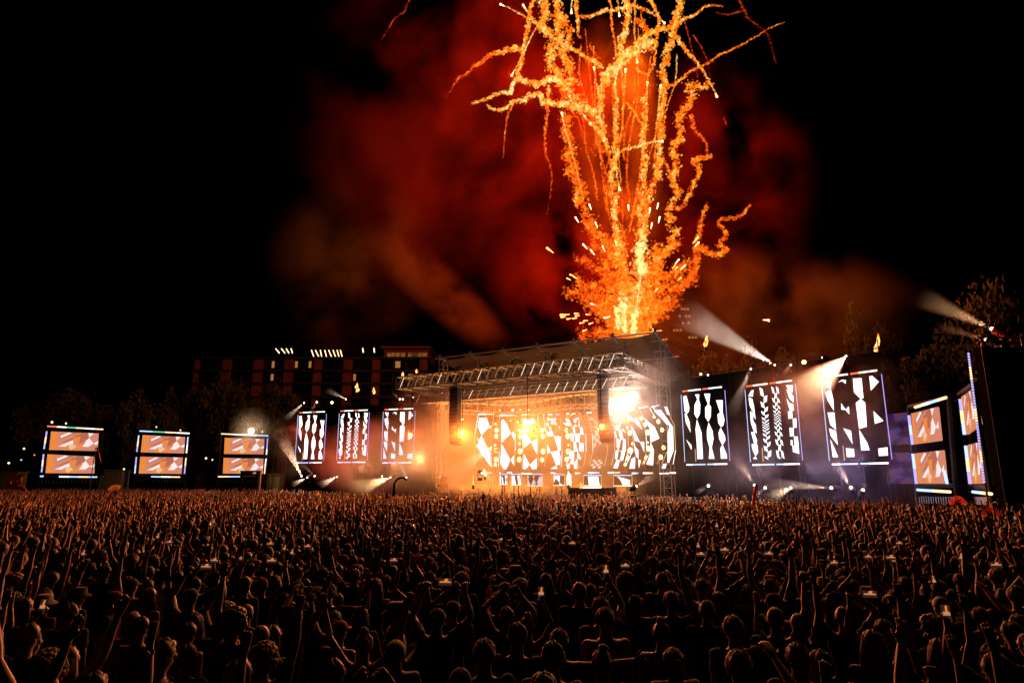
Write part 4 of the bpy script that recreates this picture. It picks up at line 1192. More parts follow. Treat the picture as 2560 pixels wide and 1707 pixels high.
TR = [
 ('thick ragged smoke column rising at the firework\'s left side', [(905, -20), (925, 120), (945, 260), (975, 400), (1060, 500), (1110, 570)], 60, 70, .72),
 ('thick smoke column beside the left side column, at the picture top', [(1010, -20), (1000, 120), (1010, 260), (1060, 400), (1100, 480)], 55, 55, .72),
 ('long leaning smoke column from the launch point to the left arms', [(1030, 640), (1060, 800), (1090, 950), (1150, 1150), (1230, 1330), (1300, 1450)], 70, 80, .55),
 ('short hanging smoke wisp at top, left of centre', [(1090, -10), (1110, 120), (1105, 190), (1125, 215)], 26, 12, .72),
 ('knotted bright smoke column just left of centre', [(1390, -10), (1390, 60), (1380, 150), (1350, 260), (1340, 360), (1290, 420), (1240, 500), (1230, 600), (1250, 750)], 48, 40, .80),
 ('thin straight smoke thread at top centre', [(1290, -10), (1300, 150), (1315, 240), (1322, 320)], 16, 10, .72),
 ('bright cauliflower smoke arm crossing the centre', [(1540, 230), (1440, 280), (1370, 330), (1300, 390), (1240, 470)], 58, 60, .88),
 ('curling smoke arm right of the bright crossing arm', [(1590, 150), (1530, 170), (1450, 230), (1400, 290)], 26, 40, .75),
 ('tall smoke column right of centre reaching the picture top', [(1690, -10), (1650, 100), (1630, 220), (1600, 330), (1590, 450), (1590, 560), (1570, 700), (1560, 850), (1550, 1000), (1500, 1150), (1470, 1300)], 46, 42, .72),
 ('straight smoke column at centre right, rounded top', [(1470, 545), (1480, 650), (1475, 800), (1480, 900), (1470, 1050), (1460, 1200), (1480, 1350)], 34, 36, .78),
 ('straight smoke column at the centre of the firework', [(1315, 470), (1325, 600), (1320, 750), (1320, 850), (1300, 950), (1310, 1100), (1320, 1300), (1340, 1450)], 30, 42, .76),
 ('big wavy smoke plume swinging down the right side', [(1840, 475), (1740, 500), (1720, 590), (1660, 680), (1690, 750), (1640, 830), (1660, 930), (1640, 1010), (1660, 1080), (1620, 1180), (1640, 1300), (1600, 1420), (1500, 1480)], 50, 46, .68),
 ('dim broken smoke wisp on the right, beside the wavy plume', [(1740, 640), (1760, 730), (1820, 790), (1835, 870)], 26, 14, .42),
 ('hooked smoke plume at right with a curl at its foot', [(1850, 880), (1760, 900), (1790, 960), (1750, 1050), (1710, 1130), (1670, 1170), (1660, 1155)], 34, 22, .62),
 ('zigzag smoke tail drifting off to the lower right', [(2075, 1148), (2010, 1210), (1900, 1240), (1940, 1310), (1900, 1370), (1940, 1400), (1860, 1425), (1780, 1390), (1770, 1480), (1740, 1560)], 18, 40, .5),
 ('upright orange smoke wisp at the lower right', [(1830, 1150), (1800, 1230), (1790, 1310), (1770, 1380)], 26, 30, .5),
 ('upper of two wavy smoke arms reaching left', [(515, 585), (580, 560), (650, 530), (730, 520), (740, 480), (780, 450), (870, 470), (960, 450), (1050, 470)], 16, 40, .82),
 ('lower of two wavy smoke arms reaching left', [(600, 590), (640, 610), (690, 610), (740, 580), (800, 560), (880, 530), (930, 580), (1000, 570), (1100, 600), (1200, 620)], 18, 44, .84),
 ('long fading smoke arc at the far left of the burst', [(370, 545), (400, 500), (430, 450), (500, 400), (560, 350), (620, 310), (700, 285), (790, 270)], 8, 36, .28, .72),
 ('comet flying up left with a bright star and long straight tail', [(680, 28), (800, 85), (900, 150), (960, 200), (1060, 270), (1150, 320), (1240, 370)], 9, 30, .9, .72, True),
 ('comet beside the upper left corner of the burst with a short tail', [(805, 35), (850, 100), (900, 150), (930, 180)], 10, 22, .9, .75, True),
 ('lumpy smoke string hanging at upper left', [(865, -10), (840, 60), (830, 150), (800, 290), (790, 360), (760, 450)], 24, 26, .74),
 ('comet falling at left with a thin bright tail', [(740, 420), (800, 310), (850, 200), (900, 120), (940, 40)], 8, 14, .9, .7, True),
 ('thin hooked smoke thread below the left arms', [(745, 580), (740, 595), (715, 650), (700, 750), (690, 885)], 18, 6, .72, .5),
 ('long thin smoke thread hanging far below the left arms', [(945, 480), (940, 560), (935, 650), (925, 750), (930, 860), (960, 960), (955, 1080), (935, 1200)], 24, 7, .72, .25),
 ('long straight smoke line shooting to the upper right', [(2262, 127), (2180, 160), (2100, 210), (1990, 270), (1900, 310), (1830, 360), (1740, 400), (1680, 450), (1610, 490)], 7, 20, .55, .62),
 ('comet diving to the right with a wavy tail', [(1885, 538), (1840, 450), (1790, 370), (1720, 290), (1650, 200)], 9, 24, .85, .7, True),
 ('smoke arc curving over at the upper right', [(1920, 38), (1830, 35), (1770, 80), (1700, 110), (1650, 150), (1560, 170), (1500, 190)], 10, 32, .7),
 ('flat smoke arc near the picture top, left to centre', [(1120, 95), (1180, 90), (1260, 60), (1340, 50), (1400, 30)], 18, 26, .76),
 ('flat smoke arc near the picture top, right of centre', [(1590, 128), (1540, 85), (1480, 55), (1400, 25)], 10, 22, .78, .76, True),
 ('thin upright smoke thread under the top centre', [(1440, 345), (1430, 240), (1425, 150), (1430, 60), (1425, -10)], 8, 14, .85, .7, True),
 ('comet rising at centre with a long thread below', [(1375, 395), (1370, 480), (1362, 600), (1358, 700), (1355, 790)], 9, 14, .9, .5, True),
 ('comet rising left of centre with a short tail', [(1200, 385), (1215, 480), (1230, 560)], 9, 14, .9, .7, True),
 ('comet rising right of centre with a short thin tail', [(1497, 468), (1495, 560), (1490, 700), (1480, 760)], 8, 10, .9, .6, True),
 ('comet rising on the tall right column', [(1572, 485), (1560, 600), (1545, 750), (1540, 900)], 9, 9, .95, .6, True),
 ('comet with a curling tail at the heart of the burst', [(1575, 792), (1500, 800), (1440, 820), (1370, 840), (1320, 870), (1318, 950)], 9, 20, .9, .78, True),
 ('comet falling at the centre with a thin tail', [(1342, 1060), (1328, 980), (1320, 880)], 9, 14, .95, .75, True),
 ('comet at the joint of the left arms', [(1065, 545), (1110, 610), (1180, 690), (1240, 760), (1280, 830)], 10, 34, .95, .74, True),
 ('comet falling just below the left arms', [(1020, 640), (1035, 720), (1060, 800), (1110, 990), (1140, 1130)], 9, 12, .95, .75, True),
 ('small star near the top with a stub of smoke, left', [(1072, 68), (1075, 0), (1080, -30)], 8, 12, .9, .8, True),
 ('small star near the top with a stub of smoke, centre', [(1340, 85), (1335, 30), (1330, -10)], 8, 12, .9, .8, True),
 ('comet over the straight centre column', [(1315, 468), (1330, 400), (1335, 340)], 9, 16, .95, .8, True),
 ('faint red smoke thread at the far upper right', [(2010, 5), (2040, 60), (2080, 120), (2150, 170), (2180, 220), (2200, 290), (2220, 360)], 14, 8, .22, .1),
 ('faint flat red thread at the upper right', [(1880, 70), (1950, 82), (2040, 62)], 7, 12, .2),
 ('first of two faint red threads behind the diving comet', [(1700, 100), (1740, 250), (1770, 380), (1785, 470)], 10, 6, .3, .15),
 ('second of two faint red threads behind the diving comet', [(1755, 200), (1800, 270), (1835, 350), (1850, 450)], 10, 6, .3, .15),
 ('faint red thread alone in the red smoke at the left', [(165, -10), (140, 60), (80, 110), (0, 240)], 14, 6, .3, .12),
 ('short dim red curl right of the wavy plume', [(1925, 655), (1935, 690), (1950, 710)], 14, 8, .18),
 ('slanting smoke link between the centre columns', [(1380, 575), (1430, 640), (1480, 720)], 16, 14, .72),
 ('short smoke link left of the wavy plume', [(1580, 880), (1620, 960), (1650, 1030)], 18, 14, .62),
 ('looping smoke thread above the right column', [(1500, -10), (1550, 60), (1560, 140), (1545, 240), (1530, 370), (1490, 420), (1430, 380)], 20, 16, .7),
 ('ragged smoke mass at the top left of the burst', [(980, 60), (1040, 120), (1060, 220), (1040, 300), (1080, 380)], 50, 40, .62),
 ('ragged smoke mass at the top right of the burst', [(1440, 120), (1500, 170), (1480, 240), (1530, 280)], 44, 36, .62),
 ('hanging smoke knot left of the centre column', [(1230, 760), (1215, 800), (1250, 840), (1285, 860), (1270, 940)], 40, 18, .5),
 ('short curly smoke thread in the upper middle', [(1175, 250), (1200, 300), (1235, 330)], 16, 10, .5),
]
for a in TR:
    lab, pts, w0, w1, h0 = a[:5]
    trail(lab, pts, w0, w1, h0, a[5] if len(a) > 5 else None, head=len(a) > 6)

THR = []
for k in range(14):
    x0 = 1010 + 50 * k + rng.normal() * 18; x1 = 1235 + (x0 - 1350) * .42 + rng.normal() * 20
    y0, y1 = rng.uniform(-10, 420), rng.uniform(760, 1350)
    pts = [(x0 + rng.normal() * 12, y0)] + [(x0 + (x1 + 110 - x0) * f ** 1.4 + rng.normal() * 14, y0 + (y1 - y0) * f) for f in (.2, .4, .6, .8, 1.0)]
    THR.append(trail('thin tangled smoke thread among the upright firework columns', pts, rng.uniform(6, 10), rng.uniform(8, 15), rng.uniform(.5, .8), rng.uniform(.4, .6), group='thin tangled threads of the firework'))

number_off(THR, 'thin tangled smoke thread among the firework columns, {} of the threads')

# the fiery base of the burst: a fan of thick billowing plumes
BASE = (1235, 1015)
FAN = [((1010, 1000), (900, 985), 95, .45, 'lowest fiery plume, spilling left over the stage roof'), ((1100, 900), (960, 800), 120, .52, 'fiery plume leaning low to the left'), ((1050, 820), (830, 735), 110, .50, 'fiery plume reaching farthest left'),
       ((1040, 720), (900, 630), 120, .50, 'fiery plume left of the base, curling over'), ((1080, 640), (890, 500), 90, .46, 'dim fiery plume at upper left of the base'), ((1120, 640), (1000, 420), 110, .50, 'fiery plume leaning left with sparks'),
       ((1170, 640), (1090, 400), 120, .56, 'fiery plume left of the white core'), ((1200, 600), (1180, 330), 100, .72, 'upright bright plume left of centre at the base'), ((1290, 650), (1310, 330), 95, .86, 'brightest upright plume at the heart of the base'),
       ((1360, 640), (1430, 420), 120, .62, 'fiery plume right of the white core'), ((1400, 620), (1560, 400), 100, .58, 'fiery plume leaning up to the right'), ((1440, 660), (1640, 540), 110, .54, 'fiery plume far right under the zigzag tail'),
       ((1450, 760), (1660, 640), 120, .52, 'fiery plume spreading right of the base'), ((1420, 850), (1560, 760), 120, .52, 'fiery plume low on the right'), ((1340, 900), (1400, 880), 120, .56, 'lowest fiery plume at right, by the white beam'),
       ((1240, 800), (1230, 600), 150, .66, 'broad fiery plume in the middle of the base')]
for mid_, end, w_, h_, lab in FAN:
    b0 = (BASE[0] + (mid_[0] - BASE[0]) * .25, BASE[1] + 20)
    pts = [end, ((end[0] + mid_[0]) / 2 + rng.normal() * 14, (end[1] + mid_[1]) / 2 + rng.normal() * 14), mid_, ((mid_[0] + b0[0]) / 2, (mid_[1] + b0[1]) / 2), b0]
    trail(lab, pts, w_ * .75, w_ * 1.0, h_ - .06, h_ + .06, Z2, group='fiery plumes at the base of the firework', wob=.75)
# white hot cores inside the base
for pts, w_, lab in (([(1200, 780), (1195, 860), (1205, 930), (1210, 1000)], 55, 'white hot streak left in the base of the firework'), ([(1290, 850), (1270, 920), (1265, 1005)], 60, 'white hot streak right in the base of the firework'),
                     ([(1320, 410), (1300, 500), (1315, 570), (1325, 620)], 70, 'white hot flare high in the base of the firework'), ([(1150, 840), (1160, 900), (1165, 970)], 36, 'small white hot streak at the left of the base'),
                     ([(1310, 640), (1295, 740), (1285, 850)], 12, 'thin white line rising from the base of the firework')):
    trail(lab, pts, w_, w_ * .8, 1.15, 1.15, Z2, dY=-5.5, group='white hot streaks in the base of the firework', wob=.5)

# flying sparks, short burning dashes
SPK = [(885, 245, 'hot'), (935, 420, 'hot'), (985, 458, 'hot'), (975, 160, 'hot'), (1015, 278, 'hot'), (1230, 165, 'hot'), (1372, 185, 'hot'), (1425, 155, 'hot'), (1435, 243, 'hot'), (1385, 283, 'hot'), (700, 445, 'big'), (850, 618, ''), (830, 642, ''), (875, 633, ''), (985, 808, 'hot'),
       (790, 882, 'big'), (792, 897, ''), (830, 908, ''), (880, 872, ''), (868, 905, ''), (885, 888, ''), (915, 935, ''), (940, 920, ''), (975, 940, ''), (935, 985, ''), (955, 878, ''), (1685, 375, 'big'), (1690, 408, 'hot'), (1560, 520, 'hot'), (1600, 558, 'hot'), (1575, 638, ''), (1550, 570, ''), (1535, 560, ''), (1060, 432, 'hot'), (1072, 900, 'hot'), (1420, 710, ''), (1145, 1015 - 620, 'hot'), (2150, 915, 'hot')]
BW = at(*Z2(1250, 900), FY)
SPG = {}
for x, y, kd in SPK:
    p = at(*Z2(x, y), FY - 3 + rng.normal() * 1.5)
    d = (p - BW); d.y = 0; d.normalize()
    L = .55 if kd == '' else (.8 if kd == 'hot' else 1.1)
    m = MB(); m.tube(p - d * L, p, .035, .10 if kd != 'big' else .15, 6); m.ball(p, .10 if kd != 'big' else .16, nu=6, nv=4)
    o = m.build('firework_spark', M['spark_hot' if kd == 'hot' else 'spark'], smooth=True)
    side = 'left of' if x < 1100 else ('right of' if x > 1450 else 'above')
    where = 'low over the stage roof' if y > 780 else ('beside the fiery base' if y > 480 else 'high in the smoke')
    gk = f'sparks {side} the firework base, {where}'
    tag(recenter(o), f'short burning spark dash {side} the firework base, {where}', 'spark', gk)
    SPG.setdefault((side, where), []).append(o)
for (sd_, wh_), os_ in SPG.items():
    number_off(os_, 'spark dash ' + sd_ + ' the firework base, ' + wh_ + ', {}')

# the light the burning stars give
def point(name, loc, energy, col, radius, parent=None):
    l = bpy.data.lights.new(name, 'POINT'); l.energy = energy; l.color = col; l.shadow_soft_size = radius
    o = bpy.data.objects.new(name, l); o.location = loc
    C.objects.link(o)
    return o
ORANGE = (1.0, .26, .045)
for p in STARS:
    point('star_light', p + Vector((0, -.5, 0)), 2600, (1, .34, .06), .25)
point('firework_light', at(1545, 800, 78), 13000, ORANGE, 1.5)
point('firework_light', at(1560, 520, 79), 19000, ORANGE, 2.5)
point('firework_light', at(1520, 180, 79), 19000, ORANGE, 2.5)

# ---- jets of flame on the roofs and the stage front
FL = emat('flame', (1, .4, .06), 2.5)
t_ = FL.node_tree
e_ = [n for n in t_.nodes if n.type == 'EMISSION'][0]
tc_ = t_.nodes.new('ShaderNodeTexCoord'); nz_ = t_.nodes.new('ShaderNodeTexNoise'); nz_.inputs['Scale'].default_value = 2.2; nz_.inputs['Detail'].default_value = 3
t_.links.new(tc_.outputs['Object'], nz_.inputs['Vector'])
rp_ = t_.nodes.new('ShaderNodeValToRGB'); rp_.color_ramp.elements[0].position = .36; rp_.color_ramp.elements[0].color = (1, .16, .015, 1); rp_.color_ramp.elements[1].position = .6; rp_.color_ramp.elements[1].color = (1, .62, .2, 1)
t_.links.new(nz_.outputs['Fac'], rp_.inputs[0]); t_.links.new(rp_.outputs[0], e_.inputs[0])
def flame(label, px, y0, y1, Y, wpx, lean=0, mt=None, strength=None):
    p0, p1 = at(px, y1, Y), at(px + lean, y0, Y)
    h = p1.z - p0.z; r = wpx / FPX * Y / 2
    t = thing('flame_jet', label, 'flame', 'flame jets', (p0.x, p0.y, p0.z))
    bm_ = MB()
    n, nv = 10, 12
    sd = rng.random() * 20
    rows = []
    for j in range(nv + 1):
        f = j / nv
        rr = r * (math.sin(math.pi * min(1, f * .93 + .07)) ** .7) * (1 - .55 * f)
        c = p0.lerp(p1, f) + Vector((noise.noise((f * 3, sd, 0)) * r * .8, noise.noise((f * 3, sd, 5)) * r * .8, 0))
        rows.append([c + Vector((math.cos(a) * rr, math.sin(a) * rr, 0)) * (1 + .45 * noise.noise((math.cos(a) * 1.5, math.sin(a) * 1.5 + sd, f * 5))) for a in [2 * math.pi * i / n for i in range(n)]])
    vs_ = [p for r_ in rows for p in r_]
    fs = [(j * n + i, j * n + (i + 1) % n, (j + 1) * n + (i + 1) % n, (j + 1) * n + i) for j in range(nv) for i in range(n)]
    bm_.add(vs_, fs); bm_.build('flame', mt or FL, t, smooth=True)
    m = MB(); m.tube(p0 + Vector((0, 0, -.35)), p0 + Vector((0, 0, .05)), .14, .1, 8); m.build('nozzle', M['black_metal'], t)
    return t
flame('tall flame jet on the roof of the right wing', 2193, 832, 886, 60, 13, 0)
flame('curling flame jet behind the right end of the stage roof', 1764, 838, 868, 72, 13, 4)
flame('round flame jet on the left wing by the building', 893, 956, 980, 100, 11)
flame('flickering flame jet left of the stage truss', 934, 968, 985, 100, 8, 1)
flame('small flame on the truss top left end', 1007, 929, 941, 80, 8); flame('second small flame near the truss top left end', 1041, 922, 933, 80, 8)
flame('bright flame jet at stage front before the tall white block', 1421, 1176, 1212, 65, 8, 0, M['star'])
flame('slim flame jet at stage front left', 1183, 1186, 1213, 68, 5, 0)
flame('round burst of flame at the foot of the leftmost screen column', 1212, 1172, 1190, 70, 10, 0, M['star'])
flame('small flame at stage front by the booth', 1452, 1202, 1222, 64, 5)
flame('short orange flame high right in the smoke', 1920, 797, 806, 75, 5, 4)

# ================================================================ moving-head lamps with their beams
def scatter(name, col, dens, aniso=0.0):
    m = bpy.data.materials.new(name); m.use_nodes = True
    t = m.node_tree
    t.nodes.remove(t.nodes['Principled BSDF'])
    v = t.nodes.new('ShaderNodeVolumeScatter')
    v.inputs['Color'].default_value = (*col, 1); v.inputs['Density'].default_value = dens; v.inputs['Anisotropy'].default_value = aniso
    t.links.new(v.outputs[0], t.nodes['Material Output'].inputs['Volume'])
    m.cycles.homogeneous_volume = True
    m.cycles.volume_sampling = 'MULTIPLE_IMPORTANCE'
    MATS[name] = m
    return m
def beam_material():  # haze density fades along each cone so the beam dies out
    m = scatter('beam_haze', (1, .95, .9), .1)
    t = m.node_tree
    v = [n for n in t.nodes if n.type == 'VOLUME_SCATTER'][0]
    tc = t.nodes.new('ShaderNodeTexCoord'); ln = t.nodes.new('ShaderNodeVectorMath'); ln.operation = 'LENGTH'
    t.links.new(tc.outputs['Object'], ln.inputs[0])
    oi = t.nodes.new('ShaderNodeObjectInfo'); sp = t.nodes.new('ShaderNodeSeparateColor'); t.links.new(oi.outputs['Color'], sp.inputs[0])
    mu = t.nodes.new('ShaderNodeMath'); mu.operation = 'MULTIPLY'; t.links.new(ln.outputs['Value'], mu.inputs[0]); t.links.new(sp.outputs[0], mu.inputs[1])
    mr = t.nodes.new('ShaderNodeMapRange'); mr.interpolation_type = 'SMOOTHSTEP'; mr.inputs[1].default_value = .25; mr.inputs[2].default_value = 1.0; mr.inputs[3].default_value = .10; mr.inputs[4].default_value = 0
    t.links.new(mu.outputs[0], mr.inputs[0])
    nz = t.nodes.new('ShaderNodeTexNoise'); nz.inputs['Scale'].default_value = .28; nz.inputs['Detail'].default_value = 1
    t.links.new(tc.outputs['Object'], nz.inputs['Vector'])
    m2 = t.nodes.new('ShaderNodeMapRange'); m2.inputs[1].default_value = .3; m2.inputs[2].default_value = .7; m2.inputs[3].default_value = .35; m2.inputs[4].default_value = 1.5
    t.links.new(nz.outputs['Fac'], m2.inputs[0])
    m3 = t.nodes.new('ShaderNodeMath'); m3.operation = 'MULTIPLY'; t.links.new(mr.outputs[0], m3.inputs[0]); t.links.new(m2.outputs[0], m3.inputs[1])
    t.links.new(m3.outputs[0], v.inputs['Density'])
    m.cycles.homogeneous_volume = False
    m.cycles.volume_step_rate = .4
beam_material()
def moving_head(label, px, py, Y, ex, ey, eY, wpx, power, col=(1, .72, .48), body='black_metal', mount=-1, group='moving head lamps'):
    """lamp at the apex, beam to the end point; wpx = beam width there"""
    p, q = at(px, py, Y), at(ex, ey, eY)
    d = (q - p); L = d.length; d.normalize()
    r = wpx / FPX * eY / 2
    t = thing('moving_head', label, 'stage light', group, p)
    m = MB(); m.ball(p, .09 + .05 * ((px * 7 + py * 3) % 5) / 5, nu=8, nv=6); m.build('lens', M['lamp_white'], t, smooth=True)
    m = MB(); m.tube(p - d * .55, p - d * .1, .2, .24, 10); m.tube(p - d * .75, p - d * .55, .12, .2, 10); m.build('head', M[body], t)
    m = MB(); b_ = p - d * .4 + Vector((0, 0, .75 * mount)); side = d.cross(Vector((0, 0, 1))).normalized() * .3
    for s_ in (-1, 1):
        m.tube(p - d * .4 + side * s_, b_ + side * s_ - Vector((0, 0, .25 * mount)), .05, n=5)
    m.box(b_, .5, .5, .3); m.build('yoke', M['black_metal'], t)
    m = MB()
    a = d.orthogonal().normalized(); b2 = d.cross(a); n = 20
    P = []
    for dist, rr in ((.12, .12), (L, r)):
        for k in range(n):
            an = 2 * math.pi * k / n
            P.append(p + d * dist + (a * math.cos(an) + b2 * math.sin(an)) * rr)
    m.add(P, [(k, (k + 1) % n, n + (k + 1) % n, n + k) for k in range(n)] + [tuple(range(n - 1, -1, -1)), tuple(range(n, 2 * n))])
    bo = m.build('light_beam', M['beam_haze'], t)  # haze shaped into the beam's cone, lit by its spot
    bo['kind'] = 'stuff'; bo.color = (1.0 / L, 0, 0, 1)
    l = bpy.data.lights.new('beam_lamp', 'SPOT'); l.energy = power; l.color = col; l.shadow_soft_size = .1
    l.spot_size = min(3.0, 2 * math.atan(r / L) * .97); l.spot_blend = .35
    lo = bpy.data.objects.new('beam_lamp', l)
    lo.location = (p + d * .2) - t.location; lo.rotation_euler = d.to_track_quat('-Z', 'Y').to_euler(); lo.parent = t
    C.objects.link(lo)
K = 800
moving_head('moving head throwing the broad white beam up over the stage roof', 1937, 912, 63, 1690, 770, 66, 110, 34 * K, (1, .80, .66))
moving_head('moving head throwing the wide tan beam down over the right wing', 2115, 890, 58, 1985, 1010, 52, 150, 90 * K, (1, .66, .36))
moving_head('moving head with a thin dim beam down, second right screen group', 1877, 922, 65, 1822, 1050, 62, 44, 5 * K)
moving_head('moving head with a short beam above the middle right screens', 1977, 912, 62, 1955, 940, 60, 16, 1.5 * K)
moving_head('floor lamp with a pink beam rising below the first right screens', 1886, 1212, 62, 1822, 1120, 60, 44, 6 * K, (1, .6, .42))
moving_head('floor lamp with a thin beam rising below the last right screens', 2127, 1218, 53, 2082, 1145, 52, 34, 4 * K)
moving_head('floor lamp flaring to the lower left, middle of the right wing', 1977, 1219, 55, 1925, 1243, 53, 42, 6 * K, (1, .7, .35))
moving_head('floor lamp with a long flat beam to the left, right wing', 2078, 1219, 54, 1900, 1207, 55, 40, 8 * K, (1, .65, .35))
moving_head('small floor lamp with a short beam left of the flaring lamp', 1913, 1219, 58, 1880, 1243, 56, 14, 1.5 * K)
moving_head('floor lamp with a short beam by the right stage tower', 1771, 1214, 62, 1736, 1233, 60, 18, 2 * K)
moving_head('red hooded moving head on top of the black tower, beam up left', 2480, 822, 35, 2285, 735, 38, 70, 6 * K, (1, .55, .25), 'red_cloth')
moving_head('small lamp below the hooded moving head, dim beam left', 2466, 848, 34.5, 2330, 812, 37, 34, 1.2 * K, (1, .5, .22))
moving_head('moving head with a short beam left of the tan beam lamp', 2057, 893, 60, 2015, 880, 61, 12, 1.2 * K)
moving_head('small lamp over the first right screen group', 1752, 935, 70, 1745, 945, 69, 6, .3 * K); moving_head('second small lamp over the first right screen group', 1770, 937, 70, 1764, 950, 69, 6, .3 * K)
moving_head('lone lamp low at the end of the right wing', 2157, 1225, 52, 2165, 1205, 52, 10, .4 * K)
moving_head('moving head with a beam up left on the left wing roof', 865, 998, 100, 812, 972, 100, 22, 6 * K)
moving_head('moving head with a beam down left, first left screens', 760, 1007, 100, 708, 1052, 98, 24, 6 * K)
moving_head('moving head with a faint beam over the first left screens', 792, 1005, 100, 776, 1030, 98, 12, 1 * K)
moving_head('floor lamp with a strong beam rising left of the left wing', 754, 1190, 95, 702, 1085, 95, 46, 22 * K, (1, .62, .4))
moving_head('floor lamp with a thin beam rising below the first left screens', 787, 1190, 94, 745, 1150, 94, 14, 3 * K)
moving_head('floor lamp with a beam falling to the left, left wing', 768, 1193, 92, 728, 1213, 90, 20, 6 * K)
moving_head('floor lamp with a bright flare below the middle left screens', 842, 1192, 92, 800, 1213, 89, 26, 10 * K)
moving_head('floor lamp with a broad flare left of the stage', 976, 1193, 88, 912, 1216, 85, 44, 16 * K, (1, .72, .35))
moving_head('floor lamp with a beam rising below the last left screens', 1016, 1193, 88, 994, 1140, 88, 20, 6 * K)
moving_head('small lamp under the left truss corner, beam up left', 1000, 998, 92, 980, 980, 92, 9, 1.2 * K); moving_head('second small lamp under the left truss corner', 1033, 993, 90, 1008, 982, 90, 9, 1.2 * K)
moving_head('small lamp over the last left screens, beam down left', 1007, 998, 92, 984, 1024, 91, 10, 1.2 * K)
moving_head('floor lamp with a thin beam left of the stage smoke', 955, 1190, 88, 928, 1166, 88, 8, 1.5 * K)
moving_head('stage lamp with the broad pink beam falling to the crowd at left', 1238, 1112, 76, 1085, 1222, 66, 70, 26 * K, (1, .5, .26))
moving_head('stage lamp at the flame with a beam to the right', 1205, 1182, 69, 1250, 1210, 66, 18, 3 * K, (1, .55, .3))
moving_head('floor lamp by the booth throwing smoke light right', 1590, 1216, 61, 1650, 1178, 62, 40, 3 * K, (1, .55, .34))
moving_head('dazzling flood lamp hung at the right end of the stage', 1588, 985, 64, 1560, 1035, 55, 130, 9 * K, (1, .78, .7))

# ================================================================ smoke
def hetero(name, col, dens, scale, lo, hi, step=.5, falloff=True, stretch=(1, 1, 1), seed=0.0, aniso=0.0):
    m = bpy.data.materials.new(name); m.use_nodes = True
    t = m.node_tree
    t.nodes.remove(t.nodes['Principled BSDF'])
    v = t.nodes.new('ShaderNodeVolumeScatter'); v.inputs['Color'].default_value = (*col, 1); v.inputs['Anisotropy'].default_value = aniso
    tc = t.nodes.new('ShaderNodeTexCoord')
    mp = t.nodes.new('ShaderNodeMapping'); mp.inputs['Scale'].default_value = stretch; mp.inputs['Location'].default_value = (seed, seed * .7, seed * .3)
    nz = t.nodes.new('ShaderNodeTexNoise'); nz.inputs['Scale'].default_value = scale; nz.inputs['Detail'].default_value = 4.5; nz.inputs['Roughness'].default_value = .6; nz.inputs['Distortion'].default_value = .25
    t.links.new(tc.outputs['Object'], mp.inputs[0]); t.links.new(mp.outputs[0], nz.inputs['Vector'])
    mr = t.nodes.new('ShaderNodeMapRange'); mr.interpolation_type = 'SMOOTHSTEP'
    mr.inputs[1].default_value = lo; mr.inputs[2].default_value = hi; mr.inputs[3].default_value = 0; mr.inputs[4].default_value = dens
    t.links.new(nz.outputs['Fac'], mr.inputs[0])
    ln = t.nodes.new('ShaderNodeVectorMath'); ln.operation = 'LENGTH'
    gm = t.nodes.new('ShaderNodeMapping')        # object space is a unit ball
    t.links.new(tc.outputs['Generated'], gm.inputs[0]); gm.inputs['Location'].default_value = (-1, -1, -1); gm.inputs['Scale'].default_value = (2, 2, 2)
    t.links.new(gm.outputs[0], ln.inputs[0])
    fo = t.nodes.new('ShaderNodeMapRange'); fo.interpolation_type = 'SMOOTHSTEP'; fo.inputs[1].default_value = .95; fo.inputs[2].default_value = .35; fo.inputs[3].default_value = 0; fo.inputs[4].default_value = 1
    t.links.new(ln.outputs['Value'], fo.inputs[0])
    mu = t.nodes.new('ShaderNodeMath'); mu.operation = 'MULTIPLY'
    t.links.new(mr.outputs[0], mu.inputs[0]); t.links.new(fo.outputs[0], mu.inputs[1])
    t.links.new(mu.outputs[0], v.inputs['Density'])
    t.links.new(v.outputs[0], t.nodes['Material Output'].inputs['Volume'])
    m.cycles.volume_step_rate = step
    m.cycles.volume_sampling = 'MULTIPLE_IMPORTANCE'
    return m
def cloud(label, c, rad, mt, rot=0.0):
    m = MB(); m.ball((0, 0, 0), rad[0], rad[1], rad[2], 24, 14)
    o = m.build('smoke', mt); o.location = c; o.rotation_euler = (0, rot, 0)
    o['kind'] = 'stuff'; o['label'] = label; o['category'] = 'smoke'
    return o
RED = (.95, .035, .03)
cloud('great bank of red lit smoke drifting left of the firework', at(1150, 300, 91), (31, 13, 34), hetero('red_smoke', RED, .070, .065, .43, .72, .16, seed=3.0))
cloud('fainter red smoke right of the firework', at(1800, 430, 92), (17, 7, 26), hetero('red_smoke_far', RED, .10, .07, .42, .72, .25, seed=8.0))
cloud('slanting orange smoke plume above the left half of the stage roof', at(1085, 715, 86), (17, 4, 4.4), hetero('orange_smoke', (.9, .16, .04), .17, .16, .34, .66, .25, seed=1.0), R(42))
cloud('brown smoke over the right wing and the trees', at(1900, 790, 84), (26, 7, 12), hetero('brown_smoke', (.85, .22, .08), .15, .09, .38, .68, .25, seed=5.0))
cloud('brown smoke hanging over the building', at(880, 640, 92), (15, 6, 17), hetero('brown_smoke_left', (.85, .18, .05), .10, .09, .38, .70, .25, seed=12.0))
cloud('red smoke glowing close to the fiery base', at(1430, 690, 88), (15, 5, 14), hetero('red_smoke_base', RED, .13, .1, .36, .68, .25, seed=15.0))
cloud('thin glowing smoke wrapped round the firework column', at(1545, 380, 84), (9, 5, 27), hetero('column_smoke', (1, .22, .035), .06, .16, .36, .68, .2, seed=18.0))
